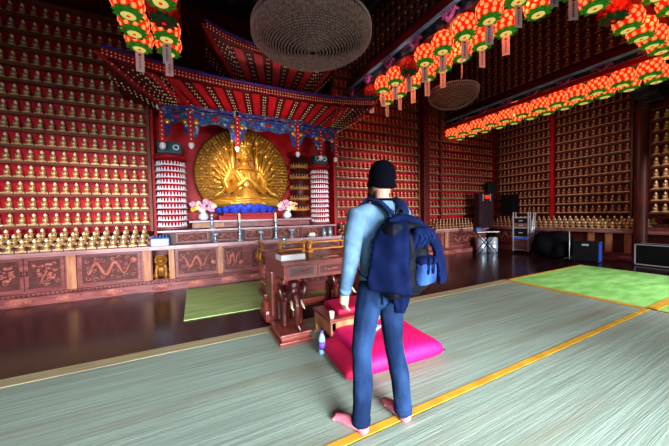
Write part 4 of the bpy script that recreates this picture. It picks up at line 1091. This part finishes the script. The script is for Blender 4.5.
# ------------------------------------------------------------------ sound gear on the right
er = thing('equipment_rack', 'tall silver-framed equipment trolley with stacked devices, far right corner', 'rack', (9.85, 5.55, 0), -PI / 2 + .35)
Hk = 1.3
for sx in (-1, 1):
    for sy in (-1, 1):
        q = MB(); q.box((sx * .21, sy * .2, Hk / 2 + .08), (.035, .035, Hk), bev=.004); q.build('post', 'silver', er)
        q = MB(True); q.tube([(sx * .21 - .015, sy * .2, .04), (sx * .21 + .015, sy * .2, .04)], .04, 12); q.build('caster', 'black', er)
for z in (.12, .56, .86, 1.2):
    q = MB(); q.box((0, 0, z), (.42, .4, .025)); q.build('shelf', 'silver', er)
for z, h_, m_, nm in ((.13, .33, 'brown_dev', 'drawer_unit'), (.475, .06, 'blue_led', 'lit_unit'), (.575, .24, 'black', 'amplifier'), (.875, .13, 'brown_dev', 'mixer'), (1.02, .15, 'black', 'player')):
    q = MB(); q.box((0, -.01, z + h_ / 2 + .005), (.37, .38, h_), bev=.006); d = q.build(nm, m_, er)
    q = MB(); q.box((0, -.205, z + h_ / 2), (.12, .012, .03)); q.build('front_plate', 'silver', d)
q = MB(True); q.tube([(.25, -.18, .2), (.36, -.18, 1.36), (.36, .18, 1.36), (.25, .18, .2)], .018, 8); q.build('handle', 'silver', er)
for i, (x, y) in enumerate(((8.95, 6.4), (9.3, 6.22))):
    t = thing('metal_drum', ['left one of two shiny metal drums before the back cabinet', 'right one of two shiny metal drums before the back cabinet'][i], 'drum', (x, y, 0))
    q = MB(True); q.lathe([(.15, 0), (.16, .01), (.16, .16), (.166, .17), (.16, .18), (.16, .33), (.166, .34), (.16, .35), (.16, .5), (.15, .51), (.145, .5)], n=28); q.build('shell', 'steel', t)
    q = MB(True); q.lathe([(.15, .505), (.14, .52), (.02, .53)], n=24); q.build('lid', 'silver', t)
dc = thing('dark_cabinet', 'tall dark brown cabinet with small red lit display, in the back right corner', 'cabinet', (9.42, 6.62, .83))
q = MB(); q.box((0, .0, .62), (.8, .2, 1.24), bev=.012); q.build('body', 'cab_dark', dc)
q = MB(); q.box((.02, -.105, 1.12), (.2, .012, .09)); q.build('red_display', 'red_led', dc)
for s in (-1, 1): q = MB(); q.box((s * .2 + .0, -.108, 1.1), (.05, .016, .26), bev=.004); q.build('pale_strip', 'silver', dc)
q = MB(); q.box((.14, -.103, .48), (.012, .008, .92)); q.build('door_seam', 'black', dc)
def speaker(label, loc, rz, w, d, h_):
    t = thing('wall_speaker', label, 'speaker', loc, rz)
    q = MB(); q.box((0, 0, h_ / 2), (w, d, h_), bev=.015); q.build('cabinet', 'black', t)
    q = MB(); q.box((0, -d / 2 - .004, h_ / 2), (w * .88, .01, h_ * .92), bev=.003); q.build('grille', 'grille', t)
    q = MB(); q.box((0, d / 2 + .04, h_ / 2), (.06, .1, .1)); q.build('wall_bracket', 'black', t)
speaker('black loudspeaker on the right wall above the equipment trolley', (10.72, 6.5, 1.33), -PI / 2, .5, .3, .72)
speaker('small black loudspeaker high in the back right corner above the dark cabinet', (10.2, 6.9, 2.05), -.5, .3, .2, .5)
ks = thing('folding_stand', 'thin black crossed-leg stand with white board beside the metal drums', 'stand', (8.5, 5.9, 0), -.4)
for s in (-1, 1):
    q = MB(True); q.tube([(s * .35, .12, .02), (-s * .3, .12, .74)], .014, 6); q.tube([(s * .35, -.12, .02), (-s * .3, -.12, .74)], .014, 6); q.build('crossed_leg', 'black', ks)
q = MB(); q.box((0, 0, .76), (.74, .26, .025), bev=.004); q.build('white_board', 'paper', ks)
q = MB(); q.box((-.3, 0, .84), (.2, .2, .14), bev=.03); tag(q.build('device_box', 'dkblue', None, (8.5, 5.9, .003), (0, 0, -.4)), 'dark blue box on the left end of white board', 'box')
cm = thing('covered_equipment', 'bulky heap of equipment under a black cover, beside the trolley', 'cover', (9.75, 4.72, 0))
q = MB(True); rr = random.Random(4)
q.sph((0, .03, .35), (.4, .42, .42), 20, 14); q.sph((.05, -.36, .3), (.38, .28, .36), 18, 12); q.sph((0, .2, .55), (.28, .2, .22), 16, 10); q.sph((.1, -.3, .58), (.25, .2, .2), 14, 10)
q.box((0, -.12, .36), (.6, .84, .72), bev=.12); q.sph((0, -.2, .6), (.3, .4, .2), 16, 10)
o = remesh('black_cover', q, .03, 'black_cloth', cm, 10, lambda c: (.025 * math.sin(c.z * 9 + c.y * 7), .025 * math.sin(c.x * 11), .0 if c.z < .05 else .015 * math.sin(c.y * 14)))
for v in o.data.vertices: v.co.z = max(v.co.z, 0)
ca = thing('equipment_case', 'black case with a blue side standing on the boards before right wall', 'case', (9.62, 3.72, 0), -PI / 2 + .2)
q = MB(); q.box((0, 0, .29), (.54, .34, .54), bev=.01); q.build('body', 'black', ca)
q = MB(); q.box((.278, 0, .29), (.02, .34, .53), bev=.004); q.build('blue_side', 'blue_case', ca)
q = MB(); q.box((0, -.175, .47), (.14, .012, .05)); q.build('badge', 'silver', ca)
for sx in (-1, 1):
    q = MB(); q.box((sx * .25, 0, .01), (.06, .3, .02)); q.build('foot', 'black', ca)
ms = thing('microphone_stand', 'thin microphone stand with tripod legs before the black case', 'stand', (9.0, 3.85, 0))
q = MB(True); q.tube([(0, 0, .1), (0, 0, .85)], .011, 6); q.build('pole', 'silver', ms)
for k in range(3): q = MB(True); q.tube([(0, 0, .16), (.3 * math.cos(k * 2.1), .3 * math.sin(k * 2.1), .01)], .009, 6); q.build('leg', 'black', ms)
q = MB(True); q.tube([(0, 0, .84), (-.1, .35, .95)], .008, 6); q.build('boom', 'black', ms)
rc = thing('road_case', 'long black road case with silver edges at the right border of photo', 'case', (10.1, 2.2, 0), -PI / 2)
q = MB(); q.box((0, 0, .28), (1.3, .4, .5)); q.build('body', 'black', rc)
for z in (.035, .53):
    for y in (-.2, .2): q = MB(); q.box((0, y, z), (1.33, .025, .025)); q.build('silver_edge', 'silver', rc)
for x in (-.655, .655):
    for y in (-.2, .2): q = MB(); q.box((x, y, .28), (.025, .025, .51)); q.build('silver_edge', 'silver', rc)
for x in (-.55, .55): q = MB(); q.box((x, 0, .011), (.07, .36, .022)); q.build('runner', 'black', rc)

# ------------------------------------------------------------------ the man
PX, PY, PH = 1.18, 1.62, math.radians(8)
man = thing('person', 'standing man in dark beanie, light blue sweater and jeans, seen from behind', 'person', (PX, PY, .02), PH)
# local: faces +Y, x to his right
HEADC = Vector((.068, .065, 1.655))
HIPX = .095
legs = {}
for s in (-1, 1):
    an = Vector((-.258, -.05, .075)) if s < 0 else Vector((.045, -.14, .075)); kn = Vector((-.185, .015, .49)) if s < 0 else Vector((.072, -.035, .49)); hp = Vector((s * HIPX - .018, .0, .9)); legs[s] = (hp, kn, an)
arms = {-1: (Vector((-.2, .01, 1.415)), Vector((-.275, .0, 1.12)), Vector((-.255, .10, .885))), 1: (Vector((.235, .02, 1.415)), Vector((.3, .07, 1.13)), Vector((.24, .2, .93)))}
Bd = MB(True)
torso(Bd, [(0, 0, .86, .14, .1), (0, 0, .98, .15, .105), (0, .0, 1.1, .135, .095), (.005, 0, 1.25, .155, .1), (.01, 0, 1.36, .165, .095), (.02, .005, 1.43, .13, .08), (.03, .015, 1.475, .065, .06)])
Bd.limb([(.03, .01, 1.44), (.048, .035, 1.57)], [.055, .052])
Bd.sph(HEADC, (.077, .097, .118), 20, 16); Bd.sph(HEADC + Vector((0, .045, -.07)), (.055, .055, .05), 14, 10)
Bd.limb([HEADC + Vector((0, .095, .0)), HEADC + Vector((0, .116, -.03))], [.01, .016], 8)
for s in (-1, 1):
    Bd.sph(HEADC + Vector((s * .079, -.005, -.015)), (.012, .022, .034), 10, 8)
    hp, kn, an = legs[s]
    Bd.limb([hp, kn + Vector((0, -.0, .0)), an], [.082, .052, .037])
    fd = Vector((s * .13 - .1, .9, 0)).normalized() if s > 0 else Vector((-.42, .9, 0)).normalized()
    Bd.limb([an + Vector((0, -.02, -.045)), an + fd * .08 + Vector((0, 0, -.045)), an + fd * .17 + Vector((0, 0, -.052))], [.032, .034, .022]); legs[s] = (hp, kn, an, fd)
    sh, el, wr = arms[s]; Bd.limb([sh, el, wr], [.05, .038, .026])
    # hand: palm, four fingers, thumb
    d = (wr - el).normalized(); d = (d + Vector((0, .0, -.6))).normalized(); sd = Vector((0, 1, 0)); sd = (sd - d * sd.dot(d)).normalized(); nr = d.cross(sd)
    inw = Vector((-s, 0, 0))
    pc0 = wr + d * .05
    Bd.tube([wr, wr + d * .03, wr + d * .085], [.024, .034, .034], 10, flat=1.0)
    for fi, (off, ln_) in enumerate(((.03, .07), (.01, .08), (-.011, .074), (-.031, .058))):
        p0 = wr + d * .08 + sd * off; p1 = p0 + d * ln_ * .5 + inw * .008; p2 = p1 + d * ln_ * .32 + inw * .02; p3 = p2 + d * ln_ * .2 + inw * .022
        Bd.limb([p0, p1, p2, p3], [.0105, .0098, .009, .0078], 8)
    Bd.limb([wr + d * .03 + sd * .03, wr + d * .06 + sd * .055 + inw * .01, wr + d * .095 + sd * .058 + inw * .018], [.013, .0115, .009], 8)
skin = remesh('body', Bd, .0062, 'skin', man, 2)
for s in (-1, 1):
    q = MB(True); q.sph(HEADC + Vector((s * .03, .085, .005)), (.014, .01, .009), 10, 8); q.build('eye', 'white', man)
    q = MB(True); q.sph(HEADC + Vector((s * .03, .094, .005)), .0055, 8, 6); q.build('iris', 'beard', man)
q = MB(True); q.sph(HEADC + Vector((0, .092, -.062)), (.024, .012, .006), 10, 6); q.build('mouth', 'sock', man)
q = MB(True)
q.sph(HEADC + Vector((0, .055, -.085)), (.066, .062, .052), 16, 10)
for s in (-1, 1): q.sph(HEADC + Vector((s * .066, .03, -.045)), (.018, .035, .05), 12, 8)
q.sph(HEADC + Vector((0, .098, -.045)), (.034, .014, .009), 10, 6)
remesh('beard', q, .007, 'beard', man, 2)
q = MB(True); q.sph(HEADC + Vector((0, -.045, -.03)), (.074, .056, .035), 14, 10); q.build('hair', 'beard', man)
q = MB(True)
q.lathe([(.083, -.04), (.089, -.03), (.09, .0), (.0915, .03), (.088, .065), (.077, .1), (.056, .125), (.03, .139), (.002, .143)], (0, 0, 0), 28, T=Matrix.Translation(HEADC + Vector((0, -.01, .02))) @ Matrix.Rotation(.14, 4, 'X'), sy=1.18)
q.torus((0, 0, -.015), .088, .01, 28, 8, T=Matrix.Translation(HEADC + Vector((0, -.01, .015))) @ Matrix.Rotation(.14, 4, 'X') @ Matrix.Diagonal((1, 1.17, 2.2, 1))); q.build('beanie', 'beanie', man)
# sweater
Sw = MB(True)
torso(Sw, [(0, -.0, .93, .168, .125), (0, 0, .97, .178, .135), (0, .0, 1.08, .172, .128), (.005, 0, 1.22, .182, .128), (.01, 0, 1.33, .19, .122), (.015, 0, 1.41, .178, .105), (.022, .008, 1.468, .125, .085), (.035, .02, 1.52, .07, .068)])
for s in (-1, 1):
    sh, el, wr = arms[s]; Sw.limb([Vector((s * .12, 0, 1.43)), sh, (sh + el) / 2 + Vector((s * .008, 0, 0)), el, (el + wr) / 2, wr + (el - wr).normalized() * .01], [.07, .078, .066, .058, .05, .04])
def wr_(c):
    n = .0035 * math.sin(c.z * 60 + c.x * 26) * (1 if abs(c.x) > .17 else .5); return (n, n, 0)
remesh('sweater', Sw, .011, 'sweater', man, 3, wr_)
q = MB(True); q.torus((.036, .024, 1.52), .064, .013, 24, 8, T=Matrix.Translation((0, 0, .0))); q.build('collar', 'beanie', man)
for s in (-1, 1):
    sh, el, wr = arms[s]; q = MB(True); dd = (wr - el).normalized(); q.tube([wr - dd * .035, wr + dd * .008], [.043, .038], 12); q.build('cuff', 'sweater', man)
# jeans
J = MB(True)
torso(J, [(-.018, -.005, .84, .16, .12), (-.014, -.005, .92, .168, .125), (-.006, 0, .98, .16, .118), (0, 0, 1.0, .155, .115)])
for s in (-1, 1):
    hp, kn, an, fd = legs[s]
    J.limb([hp + Vector((0, -.012, -.0)), hp.lerp(kn, .5) + Vector((0, 0, 0)), kn, kn.lerp(an, .5) + Vector((0, -.02, 0)), an + Vector((0, -.005, .0))], [.098, .086, .07, .068, .06])
    J.sph((s * .075 - .015, -.075, .87), (.085, .075, .09), 14, 10)
def jw(c):
    n = .007 * math.sin(c.z * 34 + c.x * 15) * math.sin(c.y * 14 + c.z * 9); return (n, n * .8, 0)
jeans = remesh('jeans', J, .011, 'jeans', man, 2, jw)
for s in (-1, 1):
    q = MB(); q.box((s * .08 - .015, -.152, .885), (.095, .014, .1), (-.05, 0, 0), bev=.006); q.build('back_pocket', 'jeans', jeans)
    hp, kn, an, fd = legs[s]
    q = MB(True); q.tube([an + Vector((0, -.005, .015)), an + Vector((0, -.005, -.02))], [.064, .063], 14); q.build('turn_up', 'jeans', jeans)
    q = MB(True); a0 = an + Vector((0, 0, 0))
    q.limb([a0, a0 + Vector((0, -.022, -.045))], [.041, .042]); q.limb([a0 + Vector((0, -.022, -.04)), a0 + fd * .08 + Vector((0, 0, -.038)), a0 + fd * .175 + Vector((0, 0, -.049))], [.034, .04, .026])
    for k in range(5): q.sph(a0 + fd * (.195 - .012 * k * (1 if s < 0 else 1)) + Vector((fd.y, -fd.x, 0)) * (-s) * (.022 - .012 * k) * -1 + Vector((0, 0, -.056)), .013, 8, 6)
    so = remesh('sock', q, .007, 'sock', man, 2)
    for v in so.data.vertices: v.co.z = max(v.co.z, .001)
for v in skin.data.vertices: v.co.z = max(v.co.z, .004)

# backpack
def mw(x, y, z):
    R = Matrix.Rotation(PH, 3, 'Z'); return Vector((PX, PY, .02)) + R @ Vector((x, y, z))
bp = thing('backpack', 'dark navy backpack with a lighter blue front pocket on the man\'s back', 'backpack', mw(0, 0, 0), PH)
def soft(mb, c, s, bev, rot=(0, 0, 0)): mb.box(c, s, rot, bev); return mb
q = MB(True); soft(q, (-.02, -.215, 1.13), (.3, .14, .5), .06); soft(q, (-.02, -.22, 1.32), (.25, .14, .12), .05, (.2, 0, 0)); soft(q, (.02, -.28, 1.12), (.2, .1, .38), .045)
def bw(c):
    n = .005 * math.sin(c.z * 22 + c.x * 60) + .003 * math.sin(c.z * 55 - c.x * 30); return (n * .5, n, 0)
bag = remesh('main_bag', q, .01, 'navy_black', bp, 3, bw)
q = MB(True); soft(q, (.045, -.34, 1.06), (.16, .07, .17), .03); pk = remesh('front_pocket', q, .008, 'blue_pocket', bp, 2, bw)
q = MB(True); soft(q, (.045, -.345, 1.13), (.165, .075, .05), .02, (.25, 0, 0)); q.build('pocket_flap', 'navy', bp)
q = MB(True); soft(q, (.03, -.32, 1.27), (.15, .06, .14), .028, (.3, 0, 0)); remesh('top_pocket', q, .008, 'navy', bp, 2, bw)
q = MB(); q.box((.02, -.388, 1.1), (.012, .006, .1), (.1, 0, .0)); q.box((.07, -.388, 1.1), (.012, .006, .1), (.1, 0, 0)); q.build('buckle_strap', 'navy', pk)
q = MB(True)
for k in range(4): q.tube([(-.04 + .04 * k, -.34, 1.2 + .03 * (k % 2)), (-.01 + .04 * k, -.365, 1.27), (-.035 + .04 * k, -.34, 1.33)], .004, 5)
q.build('bungee_cord', 'strap', bp)
q = MB(True); q.torus((0, 0, 0), .035, .008, 16, 6, T=Matrix.Translation((.02, -.16, 1.42)) @ Matrix.Rotation(PI / 2, 4, 'X')); q.build('top_loop', 'black', bp)
for s in (-1, 1):
    q = MB(True)
    q.tube([(s * .03 + .0, -.185, 1.36), (s * .06 + .01, -.15, 1.435), (s * .095 + .02, -.085, 1.5), (s * .12 + .02, .0, 1.532), (s * .135 + .015, .1, 1.46), (s * .165, .135, 1.3), (s * .19, .11, 1.15), (s * .2, .0, 1.02), (s * .16, -.14, .96)], [.036] * 5 + [.03, .02, .011, .011], 8, flat=.35); q.build('shoulder_strap', 'strap', bp)
# jacket tied over the pack
jk = thing('jacket', 'navy jacket draped over the backpack, hanging down both sides of it', 'jacket', mw(0, 0, 0), PH)
def drape(rows, th=.03):
    out = []
    for (z, ya, yb, x0, x1) in rows:
        n = 14; r = []
        for sd in (0, 1):
            for k in (range(n + 1) if sd == 0 else range(n, -1, -1)):
                u = k / n; r.append(Vector((x0 + (x1 - x0) * u, ya + (yb - ya) * u - (.07 if ya > -.22 else .025) * math.sin(PI * u) + .008 * math.sin(u * 16 + z * 5) + th * sd, z)))
        out.append(r)
    m = MB(True); m.rings(out); return m
q = drape([(1.405, -.16, -.2, -.09, -.03), (1.36, -.17, -.27, -.14, -.03), (1.26, -.175, -.31, -.22, -.05), (1.12, -.17, -.32, -.255, -.06), (1.02, -.165, -.32, -.275, -.05), (.955, -.165, -.31, -.27, -.04), (.93, -.2, -.3, -.17, -.03), (.9, -.22, -.28, -.12, -.025), (.83, -.22, -.26, -.105, -.03), (.79, -.22, -.25, -.09, -.04)]); remesh('back_panel', q, .01, 'navy2', jk, 3, bw)
q = drape([(1.37, -.24, -.24, .07, .13), (1.3, -.33, -.29, .1, .205), (1.2, -.37, -.31, .115, .25), (1.1, -.38, -.32, .13, .27), (1.0, -.375, -.32, .15, .275), (.96, -.36, -.315, .17, .262)], .035); remesh('side_panel', q, .01, 'navy2', jk, 3, bw)
q = MB(True); q.tube([(-.13, -.2, 1.37), (-.06, -.235, 1.395), (.02, -.25, 1.385), (.1, -.25, 1.35), (.16, -.27, 1.29)], [.026, .032, .032, .032, .026], 10); remesh('rolled_collar', q, .01, 'navy2', jk, 3, bw)

# ------------------------------------------------------------------ light
def area(name, loc, tgt, sx, sy, power, col, spread=None):
    l = bpy.data.lights.new(name, 'AREA'); l.shape = 'RECTANGLE'; l.size = sx; l.size_y = sy; l.energy = power; l.color = col
    if spread: l.spread = spread
    o = bpy.data.objects.new(name, l); COL.objects.link(o); o.location = loc
    o.rotation_euler = (Vector(tgt) - Vector(loc)).to_track_quat('-Z', 'Y').to_euler(); return o
for i, (a_, c_) in enumerate(DOORS):
    area('door_daylight', ((a_ + c_) / 2, YF - .05, 1.35), ((a_ + c_) / 2, YF + 6, [-.5, -.9, -.9][i]), c_ - a_ - .1, 2.3, (230, 330, 300)[i], (.84, .93, 1.0), math.radians(66))
def spot(name, loc, tgt, power, col, ang=60, r=.06, blend=.6):
    l = bpy.data.lights.new(name, 'SPOT'); l.energy = power; l.color = col; l.spot_size = math.radians(ang); l.spot_blend = blend; l.shadow_soft_size = r
    o = bpy.data.objects.new(name, l); COL.objects.link(o); o.location = loc
    o.rotation_euler = (Vector(tgt) - Vector(loc)).to_track_quat('-Z', 'Y').to_euler(); return o
spot('shelf_fill_light', (-1.7, 4.6, 2.9), (-2.0, 7, 1.25), 330, (1, .88, .76), 80, .06, 1.)  # fill added to lift the lower left shelves, no fixture there
spot('statue_fill_light', (.35, 6.0, 3.15), (1.15, 7, 2.25), 120, (1, .86, .6), 95, .03, 1.)  # added warm light on the statue, no fixture
spot('statue_fill_light', (1.3, 4.9, 2.75), (1.15, 7, 2.3), 70, (1, .84, .62), 46, .05, 1.)  # added frontal light to brighten the statue's face, no fixture
spot('canopy_fill_light', (1.3, 4.6, 2.6), (1.3, 6.2, 3.9), 85, (1, .72, .64), 100, .1, 1.)  # added in mid-air to lift the canopy reds
spot('tower_spotlight', (-.3, 5.9, 2.6), (-.42, 6.86, 1.7), 30, (.92, .85, 1), 50, .06, 1.)
spot('tower_spotlight', (2.9, 5.9, 2.6), (3.02, 6.86, 1.8), 30, (.92, .85, 1), 50, .06, 1.)
spot('shelf_fill_light', (5.2, 5.0, 2.9), (5.3, 7.1, 2.2), 280, (1, .85, .78), 85, .06, 1.)  # added to brighten the shelf wall right of the altar
spot('wall_fill_light', (7.2, 4.4, 3.3), (11, 5.0, 1.9), 170, (1, .78, .7), 95, .08, 1.)  # added to brighten the right wall, no lamp hangs here
spot('wall_fill_light', (9.3, .9, 2.6), (10.6, 2.4, 1.9), 190, (1, .82, .74), 60, .06, 1.)  # stands in for unseen light from the right, no lamp here
def glow_fill(loc, power, col=(1, .2, .07)):  # free point lights added to spread the lantern glow, outside the shades
    l = bpy.data.lights.new('lantern_glow_fill', 'POINT'); l.energy = power; l.color = col; l.shadow_soft_size = .06
    o = bpy.data.objects.new('lantern_glow_fill', l); COL.objects.link(o); o.location = loc
for y in (2.4, 3.6, 4.8, 6.0): glow_fill((4.53, y + .2, 4.62), 10); glow_fill((8.54, y + .22, 4.3), 9)
for y in (2.2, 3.4, 4.6, 5.8): glow_fill((3.82, y, 4.72), 4, (1, .5, .42))  # added row brightening the beam face, not inside any lantern
for x in (5.6, 6.8, 7.8): glow_fill((x, 1.75, 4.6), 9)
w = bpy.data.worlds.new('world'); S.world = w; w.use_nodes = True
w.node_tree.nodes['Background'].inputs[0].default_value = (.5, .6, .8, 1); w.node_tree.nodes['Background'].inputs[1].default_value = .25
vs = S.view_settings; vs.view_transform = 'Standard'; vs.look = 'None'; vs.gamma = 1; vs.exposure = .0
